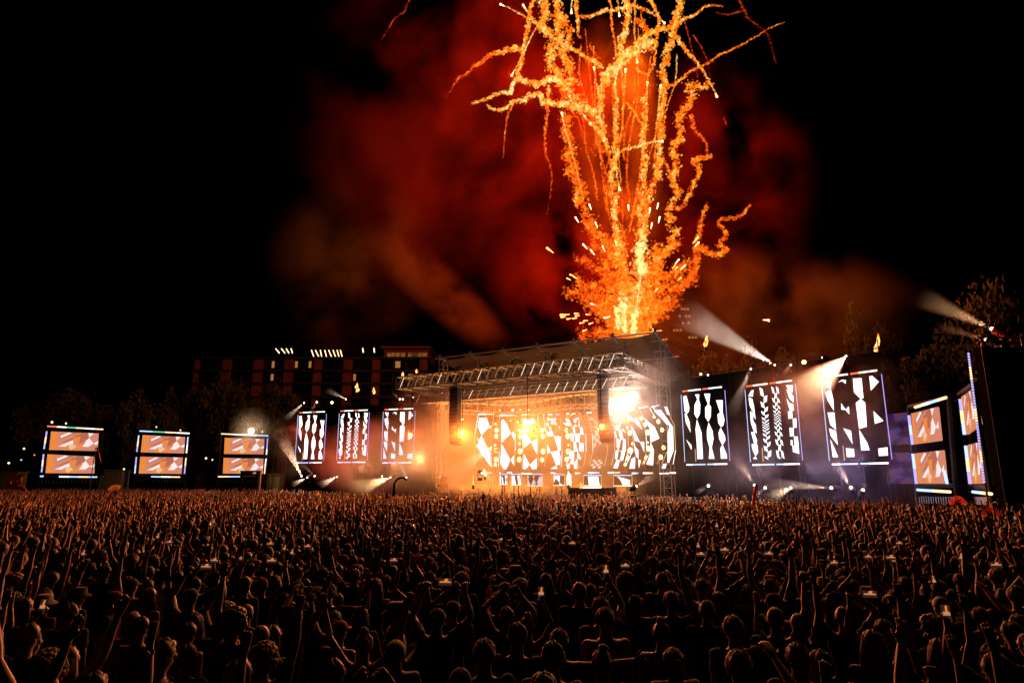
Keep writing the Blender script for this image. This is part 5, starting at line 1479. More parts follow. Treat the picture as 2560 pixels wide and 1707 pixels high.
# stage haze, lit by the stage lamps and added fill lights
rzs = math.atan2(SD.y, SD.x)
def haze_blob(label, c, rad, mt, rz=0.0):
    m = MB(); m.ball((0, 0, 0), rad[0], rad[1], rad[2], 24, 14)
    o = m.build('stage_smoke', mt); o.location = c; o.rotation_euler = (0, 0, rz)
    o['kind'] = 'stuff'; o['label'] = label; o['category'] = 'smoke'
    return o
HZ = (1, .74, .5)
haze_blob('warm haze filling the stage in front of the screen columns', st(15, 4.0, 6.5), (22, 10, 10), hetero('stage_haze', HZ, .075, .16, .24, .70, .35, seed=2.0), rzs)
haze_blob('low pinkish smoke left of the stage, below the left wing', at(970, 1140, 84), (16, 5, 6.5), hetero('ground_fog', HZ, .16, .18, .32, .66, .4, seed=4.0), rzs)
haze_blob('thin smoke over the floor lamps of the right wing', at(1960, 1170, 54), (16, 4, 6), hetero('ground_fog_right', (.9, .8, .85), .035, .22, .38, .70, .4, seed=6.0), rzs)
haze_blob('smoke drifting before the lowest screens of the left wing', at(720, 1120, 96), (9, 4, 6), hetero('ground_fog_left', HZ, .08, .22, .4, .66, .4, seed=9.0), rzs)
def bank(name, c, sx, sy, aim, power, col):
    l = bpy.data.lights.new(name, 'AREA'); l.shape = 'RECTANGLE'; l.size = sx; l.size_y = sy; l.energy = power; l.color = col
    o = bpy.data.objects.new(name, l); o.location = c
    z = -Vector(aim).normalized(); x = SD; y = z.cross(x).normalized()
    o.rotation_euler = Matrix((x, y, z)).transposed().to_euler()
    C.objects.link(o)
bank('overhead_haze_fill', st(14, 6, 12.3), 24, 6, (0, 0, -1), 6000, (1, .33, .085))  # area light added overhead to fill the haze evenly
bank('floor_haze_fill', st(15, 5, 1.9), 24, 3, SN * .5 + Vector((0, 0, 1)), 6500, (1, .34, .07))  # area light added at floor level to fill the haze from below
point('stage_wash_fill', st(26, 4, 10.5), 2600, (1, .66, .5), .5)  # extra point light added to strengthen the flood lamp's glow
point('left_fog_fill', at(900, 1170, 86), 450, (1, .48, .24), .5)  # fill points added inside the left fog to brighten it
point('left_fog_fill', at(985, 1160, 84), 380, (1, .46, .22), .5)
point('left_fog_fill', at(1050, 1150, 80), 800, (1, .44, .2), .5)
point('right_fog_fill', at(1900, 1175, 57), 800, (.8, .6, .7), .5)  # tinted fill points added inside the right fog to colour it
point('right_fog_fill', at(2030, 1175, 55), 800, (.7, .6, 1.0), .5)
point('right_fog_fill', at(2150, 1165, 52), 800, (.6, .42, 1.0), .5)

haze_blob('pink smoke round the flood lamp at the right end of the stage', at(1610, 985, 62), (6.5, 4, 6), hetero('flood_smoke', (1, .8, .72), .10, .3, .25, .7, .35, seed=25.0), rzs)
haze_blob('tan smoke drifting past the right wing between its screens', at(2030, 1020, 55), (10, 3, 6), hetero('wing_smoke', (1, .8, .6), .05, .25, .36, .7, .35, seed=27.0), rzs)
haze_blob('tan smoke drifting before the left tower and the left wing', at(1070, 1080, 78), (9, 4, 8), hetero('left_stage_smoke', HZ, .09, .2, .32, .68, .35, seed=29.0), rzs)
point('flood_glow_fill', at(1590, 985, 62), 600, (1, .74, .66), .4)  # point light added in the smoke to widen the flood's glow
# floods added on the stage front and the wings to rim-light the crowd
def flood(label, p, aim, power, col, size=125):
    t = thing('rim_flood', label, 'stage light', 'added floods rim-lighting the crowd', p)
    d = (Vector(aim) - p).normalized()
    m = MB(); m.tube(p - d * .35, p, .18, .26, 10); m.build('housing', M['black_metal'], t)
    m = MB(); m.ball(p + d * .02, .2, nu=10, nv=6); m.build('lens', M['lamp_warm'], t, smooth=True)
    m = MB(); m.tube(p - d * .2, p - d * .2 + Vector((0, 0, .6 if p.z > 9 else ZT - p.z)), .04, n=5); m.build('bracket', M['black_metal'], t)
    l = bpy.data.lights.new('rim_flood_spot', 'SPOT'); l.energy = power; l.color = col; l.shadow_soft_size = .4; l.spot_size = R(size); l.spot_blend = .6
    lo = bpy.data.objects.new('rim_flood_spot', l); lo.parent = t; lo.location = d * .3; lo.rotation_euler = d.to_track_quat('-Z', 'Y').to_euler(); C.objects.link(lo)
KF = 27000
flood('added rim flood hung below the front truss, left end', st(3, -.6, 8.2), (-10, 10, 1), KF, (1, .20, .035))
flood('added rim flood hung below the front truss, left of the middle', st(10, -.6, 8.2), (-4, 10, 1), KF, (1, .25, .05))
flood('added rim flood hung below the front truss, right of the middle', st(18, -.6, 8.2), (2, 10, 1), KF, (1, .25, .05))
flood('added rim flood hung below the front truss, right end', st(26, -.6, 8.2), (8, 10, 1), KF, (1, .20, .035))
flood('added rim flood on the roof of the left wing', at(830, 1006, 99), (-25, 15, 1), KF * 1.6, (1, .11, .06))
flood('added rim flood on the roof of the right wing', at(2010, 905, 60), (10, 10, 1), KF * .45, (1, .18, .045))
# ================================================================ people
def cap(m, a, b, r0, r1, n=10):
    a, b = Vector(a), Vector(b)
    m.tube(a, b, r0, r1, n); m.ball(a, r0, nu=n, nv=6); m.ball(b, r1, nu=n, nv=6)
U_, F_ = .29, .255
ARMS = {
 'up': ((.28, .08, 1), (.02, .12, 1)), 'upout': ((.55, .08, .8), (.25, .1, 1)), 'bent': ((.75, .15, .65), (-.2, .22, 1)), 'phone': ((.42, .62, .45), (-.32, .45, .9)),
 'down': ((.16, -.06, -1), (.10, .22, -1)), 'front': ((.2, .22, -.95), (-.35, .9, .3)), 'cactus': ((1, .12, .05), (.05, .12, 1)), 'pump': ((.32, .35, .85), (.02, .45, 1)),
 'clap': ((.55, .25, .8), (-.78, .22, .7)), 'reach': ((.3, .75, .55), (.1, .8, .65)), 'over': ((1, .2, .02), (.95, .25, .1)), 'chest': ((.35, .1, -.9), (-.7, .65, .45))}
POSES = {  # left arm, right arm, hands
 'both_up': ('up', 'up'), 'wide_up': ('upout', 'upout'), 'right_up': ('down', 'up'), 'left_up': ('up', 'down'), 'right_pump': ('front', 'pump'), 'phone_both': ('phone', 'phone'), 'phone_right': ('down', 'phone'),
 'phone_left': ('phone', 'front'), 'relaxed': ('down', 'down'), 'folded': ('chest', 'chest'), 'cactus_right': ('down', 'cactus'), 'clap': ('clap', 'clap'), 'over_right': ('down', 'over'), 'reach': ('reach', 'upout'), 'bent_up': ('bent', 'bent'), 'seated': ('upout', 'upout')}
def arm_points(side, key):
    u, f = [Vector(v).normalized() for v in ARMS[key]]
    u.x *= side; f.x *= side
    lift = .05 if u.z > .3 else 0
    sh = Vector((.178 * side, 0, 1.405 + lift))
    el = sh + u * U_
    wr = el + f * F_
    return sh, el, wr, f
def hand(m, wr, f, side, grip):
    f = f.normalized()
    acr = f.cross(Vector((0, 1, 0)))
    if acr.length < .2: acr = f.cross(Vector((1, 0, 0)))
    acr.normalize()                                   # across the palm
    nrm = acr.cross(f).normalized()
    pc = wr + f * .055
    for q in (-1.5, -.5, .5, 1.5):
        m.tube(wr + f * .0, wr + f * .095 + acr * q * .019, .021, .0125, 8)
        m.ball(wr + f * .095 + acr * q * .019, .0125, nu=8, nv=5)
    lens = (.062, .075, .080, .070)
    curl = {'open': .25, 'fist': 1.7, 'grip': 1.1}[grip]
    for q, L in zip((-1.5, -.5, .5, 1.5), lens):
        b = wr + f * .095 + acr * q * .019
        d1 = (f * math.cos(curl * .4) + nrm * math.sin(curl * .4) + acr * q * .10).normalized()
        d2 = (f * math.cos(curl) + nrm * math.sin(curl) + acr * q * .10).normalized()
        k = b + d1 * L * .5
        cap(m, b, k, .0098, .009, 7); cap(m, k, k + d2 * L * .5, .009, .0075, 7)
    s = 1 if acr.x * side < 0 else -1
    tb = wr + f * .03 + acr * .028 * s
    d = (f * .75 + acr * .7 * s + nrm * .2).normalized()
    k = tb + d * .038
    cap(m, tb, k, .013, .0105, 7); cap(m, k, k + (d + f * .6).normalized() * .034, .0105, .0085, 7)
def loft(m, secs, n=16):
    P, F = [], []
    for (x, y, z, rx, ry) in secs:
        for k in range(n):
            a = 2 * math.pi * k / n
            P.append((x + rx * math.cos(a), y + ry * math.sin(a), z))
    for j in range(len(secs) - 1):
        for k in range(n):
            F.append((j * n + k, j * n + (k + 1) % n, (j + 1) * n + (k + 1) % n, (j + 1) * n + k))
    F.append(tuple(range(n - 1, -1, -1))); F.append(tuple(range((len(secs) - 1) * n, len(secs) * n)))
    m.add(P, F)
def body_shapes(pose, slim):
    m = MB()
    w = .90 if slim else 1.0
    la, ra = POSES[pose]
    loft(m, [(0, .0, .80, .10, .09), (0, -.005, .86, .155 * (1.04 if slim else 1), .115), (0, -.01, .95, .152, .112), (0, 0, 1.04, .132 * w, .098), (0, .005, 1.12, .128 * w, .094), (0, .005, 1.22, .148 * w, .105), (0, .0, 1.32, .172 * w, .108), (0, -.005, 1.39, .172 * w, .092), (0, -.01, 1.435, .125 * w, .072), (0, -.005, 1.47, .062, .060), (0, .008, 1.54, .052, .055)])
    # head with jaw, nose, ears, brow, eyes and lips
    m.ball((0, .012, 1.628), .076, .096, .100, 16, 12); m.ball((0, .030, 1.572), .058, .066, .068, 12, 8); m.ball((0, .05, 1.525), .03, .035, .028, 8, 6)
    cap(m, (0, .108, 1.622), (0, .122, 1.588), .010, .016, 8)
    for s in (-1, 1):
        m.ball((.077 * s, .0, 1.60), .012, .022, .034, 8, 6)
        m.ball((.031 * s, .094, 1.622), .015, .012, .011, 8, 6); cap(m, (.015 * s, .098, 1.642), (.052 * s, .084, 1.642), .010, .008, 6)
    cap(m, (-.022, .094, 1.553), (.022, .094, 1.553), .010, .010, 8)
    for side, key in ((-1, la), (1, ra)):
        sh, el, wr, f = arm_points(side, key)
        k = .88 if slim else 1.0
        m.ball(sh, .060 * k, .056 * k, .060 * k, 10, 8)
        cap(m, (sh.x * .55, -.005, 1.40), sh, .058, .055 * k)
        mid = sh.lerp(el, .45); cap(m, sh, mid, .052 * k, .048 * k); cap(m, mid, el, .048 * k, .037 * k)
        fm = el.lerp(wr, .3); cap(m, el, fm, .037 * k, .040 * k); cap(m, fm, wr, .040 * k, .024 * k)
        g = 'fist' if key == 'pump' else ('grip' if key == 'phone' else 'open')
        hand(m, wr, f, side, g)
        # legs
        if pose == 'seated':
            hp, kn, an = Vector((.10 * side, 0, .90)), Vector((.13 * side, .38, .86)), Vector((.12 * side, .40, .45))
        else:
            hp, kn, an = Vector((.088 * side, 0, .87)), Vector((.10 * side, .015, .48)), Vector((.105 * side, -.02, .085))
        cap(m, hp, kn, .088, .056); c1 = kn.lerp(an, .3); cap(m, kn, c1, .056, .058); cap(m, c1, an, .056, .036)
        cap(m, an + Vector((0, -.03, -.04)), an + Vector((.01 * side, .14, -.052)), .038, .032, 8)
    return m
TS = bpy.data.scenes.new('workshop')
def evaluated(o):
    """the modified mesh of an object that lives only in a scratch scene"""
    vl = TS.view_layers[0]
    TS.collection.objects.link(o)
    vl.update()
    r = bpy.data.meshes.new_from_object(o.evaluated_get(vl.depsgraph))
    bpy.data.objects.remove(o)
    return r
def remeshed(name, m, voxel, ratio):
    me = bpy.data.meshes.new('tmp'); me.from_pydata(m.v, [], m.f); me.update()
    o = bpy.data.objects.new('tmp', me)
    a = o.modifiers.new('r', 'REMESH'); a.mode = 'VOXEL'; a.voxel_size = voxel
    s = o.modifiers.new('s', 'SMOOTH'); s.factor = .5; s.iterations = 2
    d = o.modifiers.new('d', 'DECIMATE'); d.ratio = ratio
    r = evaluated(o); bpy.data.meshes.remove(me)
    r.name = name
    r.polygons.foreach_set('use_smooth', [True] * len(r.polygons))
    return r
def classify(me, pose):
    """bone index and place along the bone for each vertex"""
    la, ra = POSES[pose]
    bones = [((0, 0, .86), (0, 0, 1.42), 'torso', .13), ((0, 0, 1.46), (0, .01, 1.70), 'head', .07)]
    for side, key in ((-1, la), (1, ra)):
        sh, el, wr, f = arm_points(side, key)
        bones += [(sh, el, 'upper', .05), (el, wr, 'fore', .04), (wr, wr + f * .2, 'hand', .03)]
        if pose == 'seated':
            bones += [((.1 * side, 0, .9), (.13 * side, .38, .86), 'thigh', .08), ((.13 * side, .38, .86), (.12 * side, .4, .45), 'shin', .05)]
        else:
            bones += [((.088 * side, 0, .84), (.1 * side, .015, .48), 'thigh', .08), ((.1 * side, .015, .48), (.105 * side, -.02, .0), 'shin', .05)]
    n = len(me.vertices)
    co = np.empty(n * 3, 'f'); me.vertices.foreach_get('co', co); co = co.reshape(-1, 3)
    best = np.full(n, 1e9); bi = np.zeros(n, int); bt = np.zeros(n)
    for i, (a, b, nm, r) in enumerate(bones):
        a, b = np.array(a[:]), np.array(b[:])
        t = np.clip(((co - a) @ (b - a)) / ((b - a) @ (b - a)), 0, 1)
        d = np.linalg.norm(co - a - t[:, None] * (b - a), axis=1) - r
        k = d < best
        best[k] = d[k]; bi[k] = i; bt[k] = t[k]
    return co, np.array([b[2] for b in bones])[bi], bt
def garment(me, sel, push, name):
    n = len(me.vertices)
    no = np.empty(n * 3, 'f'); me.vertices.foreach_get('normal', no); no = no.reshape(-1, 3)
    co = np.empty(n * 3, 'f'); me.vertices.foreach_get('co', co); co = co.reshape(-1, 3)
    sl = sel.tolist()
    faces = [f for f in (list(p.vertices) for p in me.polygons) if all(sl[i] for i in f)]
    used = sorted({i for f in faces for i in f})
    mp = {i: k for k, i in enumerate(used)}
    g_ = bpy.data.meshes.new(name)
    P = [tuple(co[i] + no[i] * (push + .004 * math.sin(co[i][2] * 60 + co[i][0] * 40))) for i in used]
    g_.from_pydata(P, [], [[mp[i] for i in f] for f in faces])
    g_.polygons.foreach_set('use_smooth', [True] * len(g_.polygons)); g_.update()
    return g_
BODY = {}
for pz in POSES:
    for slim in (False, True):
        if pz in ('seated',) and not slim: continue
        me = remeshed('body', body_shapes(pz, slim), .0115, .15)
        co, cl, bt = classify(me, pz)
        z = co[:, 2]
        tee = ((cl == 'torso') & (z > .80) & (z < 1.455)) | ((cl == 'upper') & (bt < .55))
        tank = ((cl == 'torso') & (z > .80) & (z < 1.40) & (np.abs(co[:, 0]) < .165)) | ((cl == 'torso') & (z < 1.46) & (np.abs(co[:, 0]) < .11) & (np.abs(co[:, 0]) > .055))
        crop = (cl == 'torso') & (z > 1.16) & (z < 1.345)
        shorts = ((cl == 'torso') & (z < .985)) | ((cl == 'thigh') & (bt < .75))
        BODY[pz, slim] = dict(body=me, tee=garment(me, tee, .012, 'shirt'), tank=garment(me, tank, .009, 'shirt'), crop=garment(me, crop, .009, 'shirt'), shorts=garment(me, shorts, .014, 'shorts'),
                              cls=cl)
def phone_grip(pose):
    la, ra = POSES[pose]
    g = []
    for side, key in ((-1, la), (1, ra)):
        if key == 'phone':
            sh, el, wr, f = arm_points(side, key); g.append(wr + f * .10)
    return sum(g, Vector()) / len(g) if g else None

# ---- hair and hats, in the person's own coordinates
def hair_mesh(kind, seed):
    rnd = random.Random(seed)
    m = MB()
    C0 = Vector((0, .008, 1.632))
    def shell(rx, ry, rz, zcut_front, zcut_back, n=22, nv=14, bump=.011, drop=0.0):
        P, F = [], []
        idx = {}
        for j in range(nv + 1):
            for i in range(n):
                a = 2 * math.pi * i / n
                front = max(0, math.sin(a))
                zc = zcut_back + (zcut_front - zcut_back) * front ** .7
                f = j / nv
                z = rz * math.cos(f * math.pi * .5) if f < .8 or zc > 0 else 0
                ph = f * math.acos(max(-.97, min(.97, zc / rz)))
                d = 1 + bump / rx * (noise.noise((math.cos(a) * 4 + seed, math.sin(a) * 4, ph * 5)) + .6 * math.sin(a * 17 + ph * 2))
                P.append(C0 + Vector((rx * math.sin(ph) * math.cos(a) * d, ry * math.sin(ph) * math.sin(a) * d, rz * math.cos(ph) * d)))
        for j in range(nv):
            for i in range(n):
                F.append((j * n + i, (j + 1) * n + i, (j + 1) * n + (i + 1) % n, j * n + (i + 1) % n))
        m.add(P, F)
        return P[-n:]
    def frizz(k, rx, ry, rz, L, zmin=-.06):
        for _ in range(k):
            d = Vector((rnd.gauss(0, 1), rnd.gauss(-.3, 1), rnd.gauss(.4, .8))).normalized()
            if d.z * rz < zmin: continue
            b = C0 + Vector((d.x * rx, d.y * ry, d.z * rz))
            s = d.orthogonal().normalized() * .0022
            e = b + d * L * rnd.uniform(.4, 1) + Vector((rnd.gauss(0, .3), rnd.gauss(0, .3), rnd.gauss(-.2, .3))) * L
            m.add([b + s, b - s, e], [(0, 1, 2)])
    if kind == 'short':
        shell(.087, .106, .100, .045, -.055); frizz(420, .088, .106, .102, .026)
    elif kind == 'buzz':
        shell(.081, .101, .103, .05, -.05, bump=.002); frizz(90, .080, .10, .102, .006)
    elif kind == 'long':
        shell(.092, .110, .108, .05, -.05)
        n = 26
        rows = []
        for j in range(12):
            f = j / 11
            row = []
            for i in range(n):
                a = math.pi + (i / (n - 1)) * math.pi
                a = math.pi * .93 + (i / (n - 1)) * math.pi * 1.14
                w_ = .094 + .035 * math.sin(f * 2.4) + .004 * math.sin(i * 2.1 + f * 6 + seed)
                row.append(Vector((w_ * math.cos(a) * 1.0, .008 + (.112 + .02 * math.sin(f * 3)) * math.sin(a) * (1 - .25 * f) - .012 * f, 1.66 - f * (.40 + .012 * math.sin(i * 1.7 + seed)))))
            rows.append(row)
        P = [p for r in rows for p in r]
        m.add(P, [(j * n + i, j * n + i + 1, (j + 1) * n + i + 1, (j + 1) * n + i) for j in range(11) for i in range(n - 1)])
        for _ in range(260):
            i, j = rnd.randrange(n), rnd.randrange(3, 12)
            p = rows[j][i]; o_ = Vector((p.x, p.y, 0)).normalized()
            e = p + o_ * rnd.uniform(.004, .026) + Vector((0, 0, -rnd.uniform(.02, .07)))
            m.add([p + Vector((.002, 0, 0)), p - Vector((.002, 0, 0)), e], [(0, 1, 2)])
        frizz(120, .09, .108, .105, .02)
    elif kind == 'curly':
        for _ in range(230):
            d = Vector((rnd.gauss(0, 1), rnd.gauss(-.25, 1), rnd.gauss(.35, .9))).normalized()
            if d.y > .55 and d.z < .45: continue
            if d.z < -.75: continue
            m.ball(C0 + Vector((d.x * .105, d.y * .118, d.z * .118)), rnd.uniform(.014, .032), nu=6, nv=4)
        shell(.095, .112, .112, .05, -.06); frizz(300, .118, .13, .13, .028, -.1)
    elif kind == 'bun':
        shell(.086, .105, .100, .045, -.06); frizz(120, .085, .104, .10, .016)
        c = Vector((0, -.045, 1.755))
        for _ in range(26):
            d = Vector((rnd.gauss(0, 1), rnd.gauss(0, 1), rnd.gauss(0, 1))).normalized(); m.ball(c + d * .022, .026, nu=7, nv=5)
    elif kind == 'ponytail':
        shell(.087, .106, .100, .045, -.05); frizz(120, .085, .104, .10, .016)
        p = Vector((0, -.10, 1.66)); prev = .026
        for k in range(8):
            q = p + Vector((rnd.gauss(0, .006), -.02 + .012 * k, -.045)); r_ = .03 + .008 * math.sin(k * .6); m.tube(p, q, prev, r_, 9); p, prev = q, r_
    elif kind == 'cap':
        shell(.089, .108, .095, .012, -.012, bump=.001)
        P = []
        for k in range(9):
            a = math.pi * (.14 + .72 * k / 8); P += [C0 + Vector((.088 * math.cos(a), .106 * math.sin(a), .018)), C0 + Vector((.094 * math.cos(a), .106 * math.sin(a) + .075 * math.sin(a), .004))]
        m.add(P, [(2 * k, 2 * k + 1, 2 * k + 3, 2 * k + 2) for k in range(8)]); m.ball(C0 + Vector((0, 0, .096)), .008, nu=6, nv=4)
    elif kind == 'bucket':
        loft(m, [(0, .005, 1.615, .155, .17), (0, .005, 1.622, .154, .169), (0, .005, 1.655, .098, .112), (0, .005, 1.722, .088, .10), (0, .005, 1.738, .07, .08)], 20)
    elif kind == 'bandana':
        shell(.084, .104, .104, .03, -.02, bump=.003)
        m.ball((0, -.105, 1.615), .02, .018, .016, 8, 6)
        for s in (-1, 1): m.tube((0, -.108, 1.61), (.035 * s, -.135, 1.53), .012, .018, 6)
    o = m.build('hair', None)
    C.objects.unlink(o)
    o.data.polygons.foreach_set('use_smooth', [True] * len(o.data.polygons))
    return o.data
HAIR = {k: hair_mesh(k, i) for i, k in enumerate(('short', 'buzz', 'long', 'curly', 'bun', 'ponytail', 'cap', 'bucket', 'bandana'))}
for me in HAIR.values():
    me.materials.clear(); me.materials.append(None)
def pmat(name, col, rough, sheen):
    return mat(name, col, rough, var=.12, scale=9, sheen=sheen)
SKIN = [pmat('skin_%d' % i, c, .55, .15) for i, c in enumerate(((.50, .30, .21), (.40, .22, .14), (.24, .12, .07), (.11, .055, .035)))]
CLOTH = {'black': (.012, .012, .013), 'charcoal': (.035, .035, .038), 'navy': (.015, .022, .05), 'white': (.62, .60, .58), 'red': (.30, .03, .03), 'olive': (.06, .06, .03), 'grey': (.16, .16, .16), 'pink': (.45, .12, .2)}
CLOTH = {k: mat('cloth_' + k, c, .9, var=.2, scale=14, sheen=.15, bump=.25) for k, c in CLOTH.items()}
HCOL = {'black': (.010, .008, .007), 'dark brown': (.03, .018, .011), 'brown': (.07, .038, .02), 'blond': (.30, .19, .09), 'orange': (.75, .16, .03)}
HCOL = {k: mat('hair_' + k.replace(' ', '_'), c, .55, var=.5, scale=60, sheen=.25, bump=.6) for k, c in HCOL.items()}

POSE_TXT = {'both_up': 'both arms straight up', 'wide_up': 'both arms spread high', 'right_up': 'right arm straight up', 'left_up': 'left arm straight up', 'right_pump': 'right fist raised', 'phone_both': 'filming two-handed', 'phone_right': 'filming right-handed', 'phone_left': 'filming left-handed', 'relaxed': 'arms down', 'folded': 'arms folded', 'cactus_right': 'right forearm upright', 'clap': 'clapping overhead', 'over_right': 'right arm held out', 'reach': 'reaching forward', 'bent_up': 'elbows bent overhead', 'seated': 'both arms spread high'}
def add_obj(nm, me, parent, mt):
    o = bpy.data.objects.new(nm, me)
    C.objects.link(o)
    if parent is not None: o.parent = parent
    if not me.materials: me.materials.append(None)
    o.material_slots[0].link = 'OBJECT'; o.material_slots[0].material = mt
    return o
def person(x, y, h, rz, pose, slim, hair, hcol, top, tcol, skin, label, group='people standing in the near crowd', z=0.0):
    B = BODY[pose, slim]
    o = add_obj('person', B['body'], None, SKIN[skin])
    s = h / 1.735
    o.location = (x, y, z); o.rotation_euler = (0, 0, rz); o.scale = (s, s, s)
    tag(o, label, 'person', group)
    if top != 'bare': add_obj('shirt', B[top], o, CLOTH[tcol])
    add_obj('shorts', B['shorts'], o, CLOTH['black' if tcol != 'black' else 'navy'])
    if hair: add_obj('hat' if hair in ('cap', 'bucket', 'bandana') else 'hair', HAIR[hair], o, CLOTH[hcol] if hair in ('cap', 'bucket', 'bandana') else HCOL[hcol])
    return o

# ---- phones
def phone_mesh(land):
    m = MB(); a, b = (.16, .078) if land else (.078, .16)
    m.box((0, 0, 0), a, .009, b, mi=0)
    y = -.0052
    m.quad((-a * .46, y, -b * .46), (a * .46, y, -b * .46), (a * .46, y, b * .46), (-a * .46, y, b * .46), mi=1)
    y = -.0058
    m.quad((-a * .40, y, -b * .10), (a * .40, y, -b * .10), (a * .36, y, b * .10), (-a * .36, y, b * .10), mi=2)
    m.quad((-a * .12, y - .0002, b * .02), (a * .14, y - .0002, b * .02), (a * .2, y - .0002, b * .42), (-a * .02, y - .0002, b * .42), mi=3)
    o = m.build('phone', [M['phone_body'], M['phone_screen'], M['phone_glow'], M['phone_hot']])
    C.objects.unlink(o)
    return o.data
emat('phone_screen', (.5, .12, .05), .10)
PHONE = [phone_mesh(False), phone_mesh(True)]
def phone(loc, rz, land, label, group, sc=1.0):
    o = bpy.data.objects.new('phone', PHONE[1 if land else 0]); C.objects.link(o)
    o.location = loc; o.rotation_euler = (R(-12), 0, rz); o.scale = (sc,) * 3
    tag(o, label, 'phone', group)
    return o

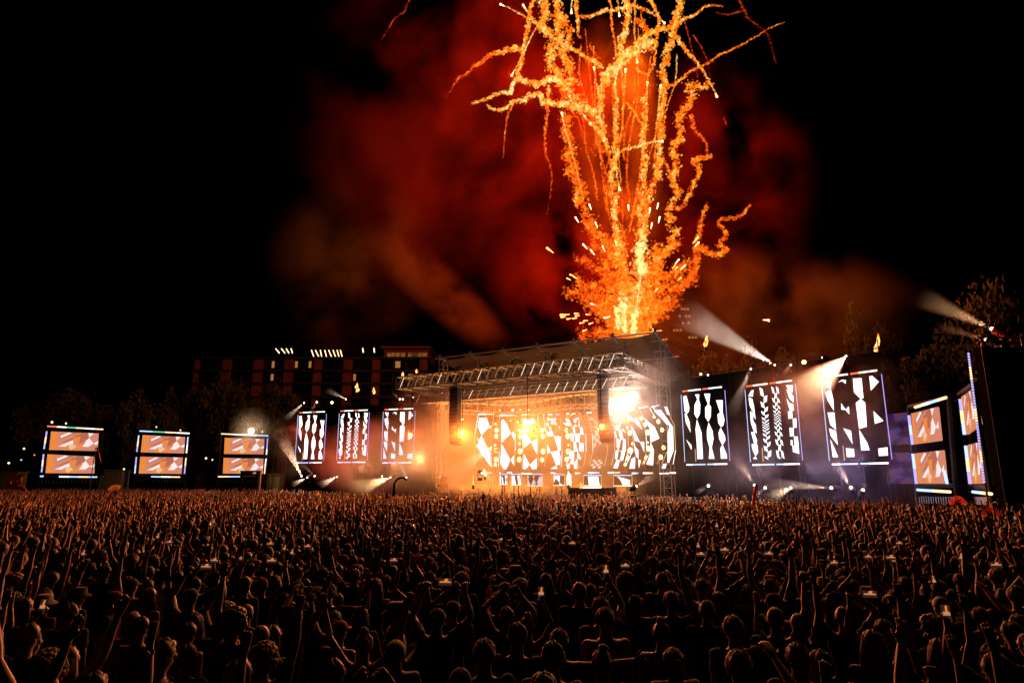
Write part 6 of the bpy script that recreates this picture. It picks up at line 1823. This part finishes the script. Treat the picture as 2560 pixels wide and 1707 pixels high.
# ---- the people one can single out, placed where their heads are in the picture
def ground_at(px, py, h):
    r = ray(px, py)
    t = (h - CAM.z) / r.z
    return CAM.x + r.x * t, CAM.y + r.y * t
TGT = Vector((4, 68))
def face(x, y):
    return math.atan2(TGT.y - y, TGT.x - x) - math.pi / 2
PP = [  # px, py of the head top, height, pose, slim, hair, hair/hat colour, top, top colour, skin, label
 (656, 1440, 1.70, 'phone_both', True, 'bandana', 'red', 'tank', 'charcoal', 1, 'woman-shaped figure in red bandana filming with both arms high, tasselled armband'),
 (822, 1452, 1.80, 'cactus_right', False, 'short', 'brown', 'tee', 'black', 0, 'person in plain black tee with tousled short hair and upright right forearm'),
 (487, 1440, 1.72, 'phone_both', False, 'short', 'black', 'tee', 'charcoal', 1, 'person behind the bandana wearer\'s left, phone held sideways overhead'),
 (285, 1470, 1.74, 'relaxed', False, 'cap', 'red', 'tee', 'black', 1, 'person in a red baseball cap looking right, at the lower left'),
 (168, 1612, 1.70, 'relaxed', True, 'long', 'blond', 'tank', 'charcoal', 0, 'long blond haired person at the bottom left'),
 (232, 1672, 1.80, 'bent_up', False, 'short', 'dark brown', 'bare', 'black', 1, 'bare shouldered person at the very bottom left, wristwatch arm raised'),
 (263, 1408, 1.74, 'relaxed', False, 'short', 'black', 'tee', 'navy', 2, 'dark haired person in navy behind the red cap wearer'),
 (250, 1374, 1.76, 'relaxed', False, 'curly', 'dark brown', 'tee', 'black', 2, 'person with a big round mass of curly hair at the left'),
 (372, 1466, 1.68, 'relaxed', True, 'long', 'black', 'tank', 'black', 0, 'long black haired person lit on the cheek, left of the bandana wearer'),
 (660, 1606, 1.72, 'right_up', False, 'curly', 'brown', 'tee', 'black', 1, 'curly headed person with bare right arm straight up, bottom left of centre'),
 (612, 1436, 1.78, 'relaxed', False, 'buzz', 'dark brown', 'tee', 'charcoal', 2, 'shaven headed person just behind the bandana wearer'),
 (833, 1640, 1.74, 'relaxed', False, 'short', 'black', 'tee', 'charcoal', 1, 'dark head at the bottom below the black tee wearer'),
 (598, 1642, 1.72, 'relaxed', True, 'long', 'dark brown', 'tank', 'black', 0, 'long haired dark head at the bottom beside the curly headed one'),
 (60, 1490, 1.72, 'relaxed', True, 'long', 'dark brown', 'tee', 'black', 1, 'long haired person in black at the left edge'),
 (130, 1425, 1.76, 'right_up', False, 'short', 'black', 'tee', 'black', 2, 'person with one arm straight up at the left edge'),
 (1137, 1450, 1.78, 'relaxed', False, 'short', 'dark brown', 'tee', 'charcoal', 0, 'short haired person in charcoal tee left of the long haired pair'),
 (1263, 1452, 1.70, 'relaxed', True, 'long', 'brown', 'tee', 'grey', 0, 'long brown haired person in grey tee, lower centre'),
 (1300, 1446, 1.72, 'relaxed', True, 'curly', 'brown', 'tank', 'black', 1, 'person with loose curls right of the grey tee wearer'),
 (1365, 1430, 1.69, 'relaxed', True, 'long', 'dark brown', 'tank', 'black', 0, 'person with very long straight dark hair at lower centre'),
 (1409, 1422, 1.70, 'relaxed', True, 'long', 'brown', 'tank', 'charcoal', 0, 'long haired person beside the very long straight haired one'),
 (1476, 1417, 1.69, 'relaxed', True, 'long', 'blond', 'tank', 'black', 0, 'long blond haired person behind the buzz cut one'),
 (1448, 1450, 1.84, 'relaxed', False, 'buzz', 'brown', 'tee', 'black', 0, 'broad person with buzz cut in black tee, centre of the near crowd'),
 (1093, 1513, 1.76, 'phone_both', False, 'cap', 'charcoal', 'tee', 'black', 1, 'person in a round dark cap filming, bright phone above'),
 (1292, 1550, 1.80, 'relaxed', False, 'short', 'black', 'tee', 'black', 0, 'short haired person in black tee before the grey tee wearer'),
 (1397, 1565, 1.72, 'over_right', True, 'short', 'blond', 'tank', 'charcoal', 0, 'short blond haired person with an arm held out, lower centre'),
 (1380, 1596, 1.82, 'relaxed', False, 'short', 'black', 'tee', 'black', 1, 'large dark head in front of the short blond haired person'),
 (1212, 1590, 1.80, 'relaxed', False, 'short', 'dark brown', 'tee', 'black', 0, 'broad dark head and shoulders at bottom centre'),
 (1360, 1674, 1.76, 'relaxed', True, 'long', 'brown', 'tank', 'black', 0, 'head cut by the bottom edge at centre'),
 (1513, 1512, 1.84, 'relaxed', False, 'short', 'dark brown', 'bare', 'black', 0, 'bare backed broad person right of centre'),
 (1678, 1472, 1.80, 'relaxed', False, 'short', 'blond', 'tee', 'charcoal', 0, 'short blond haired person in charcoal tee right of the bare backed one'),
 (1654, 1426, 1.80, 'relaxed', False, 'short', 'dark brown', 'tee', 'white', 1, 'dark haired person in white tee behind the short blond one'),
 (1652, 1550, 1.70, 'relaxed', True, 'bun', 'brown', 'tank', 'black', 0, 'person with hair tied in a top bun, lower right of centre'),
 (1150, 1662, 1.76, 'relaxed', False, 'bandana', 'navy', 'tee', 'black', 1, 'person with a headband at the bottom edge, left of centre'),
 (939, 1442, 1.70, 'relaxed', True, 'long', 'dark brown', 'tank', 'black', 1, 'long dark haired person left of the phone with the lit portrait'),
 (1057, 1452, 1.70, 'bent_up', True, 'long', 'black', 'tank', 'charcoal', 2, 'long black haired person with elbows bent overhead'),
 (1150, 1408, 1.80, 'right_up', False, 'short', 'dark brown', 'tee', 'black', 0, 'person with dark sleeve and right arm straight up, centre left'),
 (991, 1500, 1.76, 'folded', False, 'bucket', 'black', 'tee', 'white', 1, 'person in a black bucket hat and pale loose shirt'),
 (1045, 1386, 1.74, 'left_up', True, 'curly', 'orange', 'tank', 'black', 0, 'person in a fluffy bright orange wig, left arm up'),
 (1632, 1386, 1.80, 'relaxed', False, 'short', 'brown', 'tee', 'charcoal', 1, 'short brown haired person in charcoal, upper right of centre'),
 (1833, 1532, 1.82, 'relaxed', False, 'short', 'brown', 'tee', 'black', 0, 'short haired person in black, dark lower right'),
 (1766, 1495, 1.74, 'relaxed', False, 'short', 'blond', 'tee', 'charcoal', 0, 'fair headed person beside the long haired one, right of centre'),
 (1797, 1475, 1.69, 'relaxed', True, 'long', 'blond', 'tank', 'black', 0, 'long fair haired person right of centre'),
 (1755, 1442, 1.82, 'both_up', False, 'short', 'dark brown', 'bare', 'black', 0, 'bare backed person with both arms up, right of centre'),
 (1932, 1475, 1.78, 'relaxed', False, 'cap', 'black', 'tee', 'black', 2, 'person in a black cap turned right, right of centre'),
 (1991, 1600, 1.78, 'relaxed', False, 'short', 'brown', 'tee', 'black', 0, 'single head low at the right, lit along its left side'),
 (1846, 1616, 1.86, 'relaxed', False, 'short', 'black', 'tee', 'black', 2, 'big black silhouette at the lower right'),
 (2180, 1570, 1.76, 'right_up', True, 'long', 'dark brown', 'tank', 'black', 1, 'long haired person raising the closed orange fan'),
 (2051, 1620, 1.70, 'relaxed', True, 'long', 'black', 'tank', 'black', 1, 'long black haired head at the lower right'),
 (2490, 1625, 1.82, 'relaxed', False, 'short', 'dark brown', 'tee', 'black', 1, 'broad shouldered silhouette in the bottom right corner'),
 (2351, 1486, 1.78, 'relaxed', False, 'buzz', 'brown', 'tee', 'charcoal', 0, 'shaven head lit pale, at the right'),
 (2262, 1500, 1.74, 'relaxed', False, 'short', 'black', 'tee', 'black', 1, 'dark haired person left of the pale shaven head'),
]
placed = []
near = []
for a in PP:
    x, y = ground_at(a[0], a[1], a[2] + .02)
    placed.append((x, y)); near.append((a, x, y))
def jit(s): return random.Random(s).uniform(-1, 1)
for i, (a, x, y) in enumerate(near):
    rz = face(x, y) + .25 * jit(i + 77)
    if 'looking right' in a[10] or 'turned right' in a[10]: rz -= 1.1
    if 'bucket' in a[10]: rz -= .9
    s = a[2] / 1.735
    person(x, y, a[2], rz, a[3], a[4], a[5], a[6], a[7], a[8], a[9], a[10], 'people one can single out in the near crowd')
    pg = phone_grip(a[3])
    if pg is not None:
        q = Matrix.Rotation(rz, 3, 'Z') @ (pg * s)
        phone((x + q.x, y + q.y, q.z + .03), rz, True, 'lit phone held up by the ' + ' '.join(a[10].split()[:8]).rstrip(','), 'phones held up in the near crowd', 1.05)

# ---- where the crowd stands
FRONT = [(-140, 116), (-60, 108), (-38, 100), (-16.5, 74), (-15.4, 71.2), (12.4, 54.2), (21, 43), (25, 37.5), (32, 33.5), (60, 30)]
def front_y(x):
    for (x0, y0), (x1, y1) in zip(FRONT[:-1], FRONT[1:]):
        if x0 <= x <= x1: return y0 + (y1 - y0) * (x - x0) / (x1 - x0)
    return 30
rn = random.Random(21)
spots = []
yy = 3.6
while yy < 112:
    sp = .56 if yy < 22 else (.62 if yy < 45 else .80)
    half = yy * .83 + 2.0
    xx = -half
    while xx < half:
        x, y = xx + rn.uniform(-.24, .24) * sp / .56, yy + rn.uniform(-.24, .24) * sp / .56
        xx += sp * rn.uniform(.92, 1.35)
        if y < front_y(x) - .4 and not (y < 26 and any((x - a) ** 2 + (y - b) ** 2 < .36 for a, b in placed)):
            # nobody right in front of the lens
            if y > 4.1 and not (y > 11 and noise.noise((x * .22, y * .16, 3.3)) < -.42): spots.append((x, y))
    yy += sp
spots.sort(key=lambda p: p[0] ** 2 + p[1] ** 2)
inview = [p for p in spots if abs(p[0]) < p[1] * .80 + .5]
N_IND = 300 - len(PP)
ind = inview[:N_IND]
iset = set(ind)
mass = [p for p in spots if p not in iset]
HAIRS = ['short', 'short', 'short', 'long', 'long', 'curly', 'bun', 'ponytail', 'cap', 'buzz', 'bucket', 'long']
NEARP = ['relaxed'] * 12 + ['folded', 'right_up', 'left_up', 'both_up', 'phone_both', 'phone_right', 'phone_both', 'phone_left', 'cactus_right', 'clap', 'right_pump', 'bent_up', 'wide_up', 'reach']
HTXT = {'short': 'short {} hair', 'long': 'long {} hair', 'curly': 'curly {} hair', 'bun': '{} bun', 'ponytail': '{} ponytail', 'buzz': '{} buzz cut', 'cap': '{} cap', 'bucket': '{} bucket hat'}
TTXT = {'tee': '{} tee', 'tank': '{} vest', 'crop': '{} crop top', 'bare': 'bare back'}
rows_ = ['front', 'second', 'third', 'fourth', 'fifth', 'sixth']
def where(x, y):
    px = 1280 + FPX * x / y
    col = min(7, max(0, int(px / 320)))
    colt = ['below the leftmost video-tower', 'below the second video-tower', 'below the left-wing screens', 'below the left stage-end', 'below centre stage', 'below the right stage-tower', 'below the right-wing screens', 'below the right video-towers'][col]
    return colt, ('close' if y < 8 else 'midway' if y < 11.5 else 'distant')
labels = {}
people = []
for i, (x, y) in enumerate(ind):
    r = random.Random(1000 + i)
    slim = r.random() < .48
    pose = r.choice(NEARP if y < 10 else NEARP + ['both_up', 'wide_up', 'right_up', 'phone_both', 'clap', 'left_up'])
    hair = r.choice(HAIRS)
    if not slim and hair in ('long', 'bun', 'ponytail'): hair = r.choice(['short', 'curly', 'short', 'cap'])
    hat = hair in ('cap', 'bucket')
    hcol = r.choice(['black', 'navy', 'white', 'red', 'charcoal']) if hat else r.choice(['black', 'dark brown', 'dark brown', 'brown', 'blond'])
    top = r.choice(['tank', 'tank', 'crop', 'tee']) if slim else r.choice(['tee', 'tee', 'tee', 'tank', 'bare'])
    tcol = r.choice(['black', 'black', 'charcoal', 'navy', 'white', 'red', 'olive', 'grey'])
    skin = r.choice([0, 0, 0, 1, 1, 2, 3])
    h = r.uniform(1.56, 1.70) if slim else r.uniform(1.66, 1.86)
    w1, w2 = where(x, y)
    lab = f'person, {HTXT[hair].format(hcol.replace(" ", "-"))}, {TTXT[top].format(tcol)}, {POSE_TXT[pose]}, {w2} {w1}'
    people.append([x, y, h, face(x, y) + r.gauss(0, .28), pose, slim, hair, hcol, top, tcol, skin, lab])
    labels.setdefault(lab, []).append(i)
for lab, idx in labels.items():
    if len(idx) > 1:
        idx.sort(key=lambda k: people[k][0] / people[k][1])
        for j, k in enumerate(idx):
            people[k][11] = lab.replace('person,', 'left one,' if j == 0 else ('right one,' if j == len(idx) - 1 else 'middle one,'))
for p in people:
    person(*p)
    pg = phone_grip(p[4])
    if pg is not None:
        s = p[2] / 1.735
        q = Matrix.Rotation(p[3], 3, 'Z') @ (pg * s)
        lab = p[11].split(', ')
        phone((p[0] + q.x, p[1] + q.y, q.z + .03), p[3], p[4] == 'phone_both', f'lit phone of person with {lab[1]}, {lab[2]}, {lab[-1]}', 'phones held up in the near crowd')

# ---- the rest of the crowd as one mass
def simple_mesh(pose, slim, hair, tris, zcut, hn=8, hv_=5):
    B = BODY[pose, slim]
    me = B['body']
    cl = B['cls']
    tmp = bpy.data.meshes.new('t')
    co = np.empty(len(me.vertices) * 3, 'f'); me.vertices.foreach_get('co', co); co = co.reshape(-1, 3)
    faces = [p for p in (list(q.vertices) for q in me.polygons) if min(co[i, 2] for i in p) > zcut]
    tmp.from_pydata([tuple(c) for c in co], [], faces)
    o = bpy.data.objects.new('t', tmp)
    d = o.modifiers.new('d', 'DECIMATE'); d.ratio = min(1.0, tris / max(1, len(faces)))
    r = evaluated(o)
    r.calc_loop_triangles()
    co2, c2, bt = classify(r, pose)
    T = np.array([t.vertices[:] for t in r.loop_triangles])
    role = np.where((c2 == 'torso') & (co2[:, 2] < 1.44), 1, 0)
    role = np.where((c2 == 'upper') & (bt < .45), 1, role)
    role = np.where((c2 == 'thigh') | (c2 == 'shin'), 2, role)
    # hair: a coarse cap
    m = MB()
    if hair == 'short': m.ball((0, -.004, 1.645), .090, .108, .096, hn, hv_)
    elif hair == 'long':
        m.ball((0, -.004, 1.645), .094, .112, .10, hn, hv_); loft(m, [(0, -.06, 1.62, .10, .06), (0, -.075, 1.45, .115, .055), (0, -.07, 1.27, .09, .04)], 6)
    elif hair == 'big': m.ball((0, -.01, 1.66), .13, .14, .13, hn, hv_)
    elif hair == 'cap': m.ball((0, .0, 1.655), .092, .11, .09, hn, hv_); m.box((0, .12, 1.655), .15, .10, .012)
    hv = np.array(m.v); ht = []
    for f in m.f:
        for k in range(1, len(f) - 1): ht.append((f[0], f[k], f[k + 1]))
    ht = np.array(ht) + len(co2)
    V = np.concatenate([co2, hv]); Tt = np.concatenate([T, ht]); rl = np.concatenate([role, np.full(len(hv), 3)])
    bpy.data.meshes.remove(r); bpy.data.meshes.remove(tmp)
    return V.astype('f'), Tt.astype('i'), rl
def crowd_mesh(name, sets, label, seed):
    g_ = np.random.default_rng(seed)
    SK = np.array([(.46, .27, .19), (.36, .20, .13), (.22, .12, .07), (.10, .05, .035)])
    SH = np.array([(.010, .010, .011)] * 9 + [(.05, .05, .055), (.02, .03, .07), (.5, .48, .46), (.3, .03, .03), (.2, .2, .2), (.08, .08, .04), (.4, .1, .2)])
    HR = np.array([(.01, .008, .007)] * 3 + [(.03, .018, .011)] * 3 + [(.08, .045, .022), (.3, .19, .09)])
    Vs, Ts, Cs = [], [], []
    off = 0
    for pts, bank in sets:
        for (x, y) in pts:
            V, T, rl = bank[g_.integers(len(bank))]
            h = g_.normal(1.70, .10) / 1.735
            a = face(x, y) + g_.normal() * .35
            c, s = math.cos(a) * h, math.sin(a) * h
            P = np.empty_like(V)
            P[:, 0] = V[:, 0] * c - V[:, 1] * s + x; P[:, 1] = V[:, 0] * s + V[:, 1] * c + y; P[:, 2] = V[:, 2] * h
            pal = np.stack([SK[g_.choice(4, p=(.5, .25, .15, .1))], SH[g_.integers(len(SH))], (.02, .02, .03), HR[g_.integers(len(HR))]]).astype('f')
            Vs.append(P); Ts.append(T + off); Cs.append(pal[rl]); off += len(V)
    V = np.concatenate(Vs); T = np.concatenate(Ts).astype('i'); Cc = np.concatenate(Cs)
    me = bpy.data.meshes.new(name)
    me.vertices.add(len(V)); me.vertices.foreach_set('co', V.astype('f').ravel())
    me.loops.add(T.size); me.loops.foreach_set('vertex_index', T.ravel())
    me.polygons.add(len(T)); me.polygons.foreach_set('loop_start', np.arange(0, T.size, 3, dtype='i'))
    me.polygons.foreach_set('use_smooth', np.ones(len(T), bool))
    a = me.attributes.new('tone', 'FLOAT_COLOR', 'POINT')
    a.data.foreach_set('color', np.concatenate([Cc, np.ones((len(Cc), 1), 'f')], 1).ravel())
    me.update(calc_edges=True)
    m = bpy.data.materials.new('crowd_tones'); m.use_nodes = True
    t = m.node_tree; b = t.nodes['Principled BSDF']; b.inputs['Roughness'].default_value = .6
    b.inputs['Sheen Weight'].default_value = .12
    n_ = t.nodes.new('ShaderNodeAttribute'); n_.attribute_name = 'tone'; t.links.new(n_.outputs['Color'], b.inputs['Base Color'])
    me.materials.append(m)
    o = link(bpy.data.objects.new(name, me))
    o['kind'] = 'stuff'; o['label'] = label; o['category'] = 'crowd'
    print('crowd', [len(p) for p, _ in sets], len(T))
    return o
MIDP = [('both_up', 0, 'short'), ('both_up', 1, 'long'), ('wide_up', 1, 'long'), ('wide_up', 0, 'short'), ('right_up', 0, 'short'), ('left_up', 1, 'long'), ('relaxed', 0, 'short'), ('relaxed', 1, 'long'), ('relaxed', 0, 'cap'), ('phone_both', 0, 'short'), ('clap', 1, 'long'), ('bent_up', 0, 'short'), ('cactus_right', 0, 'cap'), ('reach', 0, 'short'), ('relaxed', 1, 'big'), ('right_pump', 0, 'short'), ('relaxed', 1, 'short')]
mid_bank = [simple_mesh(p, bool(s), h, 340, .60) for p, s, h in MIDP]
mid_bank += [mid_bank[i] for i in (6, 7, 8, 14, 16, 6, 7, 16, 14)]
fb = [simple_mesh(p, bool(s), h, 96, 1.0, 6, 4) for p, s, h in MIDP[:6] + MIDP[9:14] + MIDP[6:8]]
far_bank = fb + fb[:3] + fb[-2:] * 8
far_ = lambda p: p[1] >= 24 and p[0] ** 2 + p[1] ** 2 >= 26 ** 2
crowd_mesh('crowd', [([p for p in mass if not far_(p)], mid_bank), ([p for p in mass if far_(p)], far_bank)], 'dense dark festival crowd with raised arms filling the field up to the stage', 1)
bpy.data.scenes.remove(TS)
# ================================================================ things held above the crowd
def top_xy(px, py, h):
    return ground_at(px, py, h)
# red ring float with a green leaf top, held up at the left edge
Yr = 58.0
c = at(37, 1203, Yr)
t = thing('swim_ring', 'red inflatable ring with green leaves held up at the left edge', 'inflatable', loc=c)
m = MB(); n1, n2 = 20, 10
rr, r2 = .42, .155
ax = [Vector((1, 0, 0)), Vector((0, .25, .97))]
P = []
for i in range(n1):
    a = 2 * math.pi * i / n1
    e = ax[0] * math.cos(a) + ax[1] * math.sin(a)
    nn = ax[0].cross(ax[1])
    for j in range(n2):
        b = 2 * math.pi * j / n2
        P.append(c + e * (rr * 1.15 * (1 if True else 1) + r2 * math.cos(b)) + nn * r2 * math.sin(b))
m.add(P, [(i * n2 + j, ((i + 1) % n1) * n2 + j, ((i + 1) % n1) * n2 + (j + 1) % n2, i * n2 + (j + 1) % n2) for i in range(n1) for j in range(n2)])
m.build('ring', M['red_vinyl'], t, smooth=True)
for k in range(7):
    a = -.9 + k * .3
    b0 = c + Vector((.34, 0, .42))
    e = b0 + Vector((math.sin(a + .5) * .4, 0, math.cos(a + .5) * .4))
    m = MB(); m.tube(b0, e, .06, .005, 5); m.build('leaf', M['green_vinyl'], t)
def holder(px, py, Y, label, pose='both_up', h=1.72, **k):
    x = at(px, py, Y).x
    return person(x, Y, h, face(x, Y), pose, k.get('slim', False), k.get('hair', 'short'), k.get('hcol', 'black'), 'tee', k.get('tcol', 'black'), k.get('skin', 1), label, 'people in the mass who hold something up', k.get('z', 0.0))
holder(38, 1201, Yr, 'person under the red ring float holding it up')
# pink inflatable next to it
p = at(52, 1219, 56)
m = MB(); m.ball(p, .36, .22, .16, 12, 8); m.ball(p + Vector((.3, 0, -.14)), .2, .18, .12, 10, 6); m.ball(p + Vector((-.28, 0, .1)), .14, .12, .12, 8, 6)
tag(recenter(m.build('inflatable', M['pink_vinyl'], smooth=True)), 'small bright pink inflatable beside the red ring', 'inflatable')
# flag on a pole before the leftmost tower
b_, tp = at(224, 1240, 40), at(239, 1118, 40)
t = thing('flag', 'furled dark red flag on a thin pole before the leftmost video tower', 'flag', loc=(b_.x, 40, 0))
m = MB(); m.tube((b_.x - .1, 40, .9), tp, .022, n=6); m.build('pole', M['black_metal'], t)
m = MB(); P = []
for j in range(12):
    f = j / 11
    q = tp.lerp(at(246, 1188, 40), f) + Vector((.05 + .16 * f, 0, 0))
    wd = .10 + .28 * f
    for i in range(6):
        u = i / 5
        P.append(q + Vector((wd * (u - .3), .07 * math.sin(u * 9 + f * 4), -.03 * math.cos(u * 7))))
m.add(P, [(j * 6 + i, j * 6 + i + 1, (j + 1) * 6 + i + 1, (j + 1) * 6 + i) for j in range(11) for i in range(5)])
m.build('cloth', M['red_cloth'], t, smooth=True)
holder(222, 1240, 40, 'person holding the pole of the furled red flag', 'right_up')
# folding fans
def fan(label, px, py, Y, r, a0, a1, mt, tilt=0.0):
    c = at(px, py, Y)
    t = thing('folding_fan', label, 'fan', 'folding fans held up in the crowd', c)
    n = 12
    pr = Vector((0, .12, 0))
    for k in range(n):
        A, B = a0 + (a1 - a0) * k / n, a0 + (a1 - a0) * (k + .92) / n
        d0 = Vector((math.cos(A), 0, math.sin(A))); d1 = Vector((math.cos(B), 0, math.sin(B)))
        z0, z1 = Vector((0, .02, 0)), Vector((0, -.02, 0))
        m = MB(); m.add([c + d0 * r * .32 + z0, c + d1 * r * .32 + z1, c + d1 * r + z1, c + d0 * r + z0], [(0, 1, 2, 3)]); m.build('pleat', mt, t)
        m = MB(); m.tube(c, c + d0 * r * .97 + z0, .012, n=4); m.build('rib', M['black_metal'], t)
    m = MB(); m.ball(c, .03, nu=6, nv=4); m.build('pivot', M['steel'], t)
ft = mat('fan_cloth', (.55, .10, .04), .8, var=.5, scale=8); fp = mat('fan_pale', (.6, .4, .2), .8); fd = mat('fan_dark', (.28, .03, .03), .8, var=.4, scale=8)
for q in (ft, fp, fd): translucent(q, .6)
fan('large open orange red fan before the right video tower', 2395, 1262, 29, .40, .05, 3.09, ft)
fan('large open dark red fan below the black tower at the right', 2480, 1290, 26, .38, .05, 3.09, fd)
fan('pale half open fan in the far crowd by the left cabin', 288, 1236, 42, .62, 1.0, 2.6, fp)
fan('nearly closed orange fan held up at the lower right', 2192, 1478, 11.3, .52, .86, 1.16, ft)
holder(2393, 1268, 29.1, 'person under the large orange red fan', 'right_up'); holder(2478, 1296, 26.1, 'person under the dark red fan', 'right_up')
# red tube and white ghost sheet, black arch
p0, p1 = at(1884, 1262, 33), at(1891, 1212, 32.6)
m = MB(); m.tube(p0, p0.lerp(p1, .5) + Vector((-.03, 0, 0)), .07, .08, 10); m.tube(p0.lerp(p1, .5) + Vector((-.03, 0, 0)), p1, .08, .07, 10); m.ball(p1, .07, nu=10, nv=6)
tag(recenter(m.build('foam_tube', M['red_vinyl'], smooth=True)), 'long red foam tube raised over the crowd before the right wing', 'tube')
holder(1885, 1270, 33.1, 'person raising the long red foam tube', 'right_up')
b0 = at(1106, 1232, 48)
m = MB(); rows = []
for j in range(9):
    f = j / 8
    q = b0 + Vector((.12 * f, 0, 1.15 * f))
    r_ = .42 * (1 - f * .75) + .05
    rows.append([q + Vector((math.cos(a) * r_ * (1 + .2 * math.sin(3 * a + f * 4)), math.sin(a) * r_ * .5, 0)) for a in [2 * math.pi * i / 14 for i in range(14)]])
m.add([p for r_ in rows for p in r_], [(j * 14 + i, j * 14 + (i + 1) % 14, (j + 1) * 14 + (i + 1) % 14, (j + 1) * 14 + i) for j in range(8) for i in range(14)] + [tuple(8 * 14 + i for i in range(14))])
tag(recenter(m.build('white_sheet', M['white_cloth'], smooth=True)), 'pale draped sheet sticking up from the crowd left of the stage', 'sheet')
holder(1104, 1236, 48.2, 'person under the pale draped sheet')
b0 = at(985, 1240, 46)
m = MB(); pts = [b0 + Vector((0, 0, 0)), b0 + Vector((0.02, 0, .9)), b0 + Vector((.2, 0, 1.18)), b0 + Vector((.55, 0, 1.28)), b0 + Vector((.85, 0, 1.1))]
for a, b in zip(pts[:-1], pts[1:]): m.tube(a, b, .07, .07, 8)
m.tube(pts[0], pts[1], .14, .10, 8)
tag(recenter(m.build('inflatable_palm', M['black_metal'], smooth=True)), 'dark bent inflatable silhouetted over the crowd left of the stage', 'inflatable')
holder(983, 1246, 46.2, 'person carrying the dark bent inflatable')
# people riding on shoulders
for px, py, Y, lab, low in ((362, 1240, 31, 'dark haired person in red riding on shoulders, raised arm, left of the field', 'person in the left mass carrying the red clad rider on the shoulders'),
                       (1210, 1222, 44, 'person riding on shoulders with arms flung wide, below the stage\'s left end', 'person carrying the wide armed rider below the stage\'s left end'),
                       (1326, 1226, 43, 'person riding on shoulders with both arms high, before the diamond low screen', 'person carrying the rider before the diamond low screen'),
                       (968, 1226, 45, 'long haired rider on shoulders beside the dark inflatable', 'person carrying the long haired rider beside the dark inflatable')):
    q = at(px, py, Y)
    carr = holder(px, py, Y, low, 'bent_up')
    person(q.x, Y - .02, 1.66, face(q.x, Y), 'seated', True, 'long', 'black', 'tank', 'red' if 'red' in lab else 'black', 1, lab, 'riders on shoulders above the crowd', 1.46 - .80)
# phones far in the mass
rp_ = random.Random(9)
far_phones = [p for p in mass if 14 < p[1] < 45 and abs(p[0]) < .76 * p[1]]
DP = {}
for k, (x, y) in enumerate(rp_.sample(far_phones, 34)):
    w1, _ = where(x, y)
    DP.setdefault(w1, []).append(phone((x + .1, y + .15, rp_.uniform(1.9, 2.12)), rp_.uniform(-.3, .3), rp_.random() < .4, f'tiny lit phone held up in the deep crowd, {w1}', f'phones in the deep crowd {w1}'))
for w_, os_ in DP.items():
    number_off(os_, 'tiny lit phone deep in the crowd ' + w_ + ', {}')
# wristwatch on the raised arm at the bottom left
x, y = [(b, c_) for a, b, c_ in near if 'wristwatch' in a[10]][0]
sh, el, wr, f = arm_points(1, 'bent')
rz = face(x, y) + .25 * jit(5 + 77)
q = Matrix.Rotation(rz, 3, 'Z') @ ((wr - f * .03) * (1.80 / 1.735)); d = Matrix.Rotation(rz, 3, 'Z') @ f
wc = Vector((x, y, 0)) + q
t = thing('wristwatch', 'dark watch on the raised bare wrist at the bottom left', 'watch', loc=wc)
m = MB(); m.tube(wc - d * .014, wc + d * .014, .032, n=14); m.build('strap', M['black_metal'], t)
m = MB(); m.tube(wc + Vector((0, -.028, 0)), wc + Vector((0, -.042, 0)), .020, n=14); m.build('dial', M['steel'], t)
# light of the third tower's bright lamp, and smoke added for its glow
point('tower_top_lamp', at(628, 1077, 120.3), 1500, (1, .7, .45), .3)
haze_blob('small glow of smoke round the dazzling lamp on the third tower', at(628, 1070, 120.5), (5, 3, 5), hetero('lamp_glow_smoke', (1, .8, .6), .06, .2, .2, .7, .3, seed=21.0))
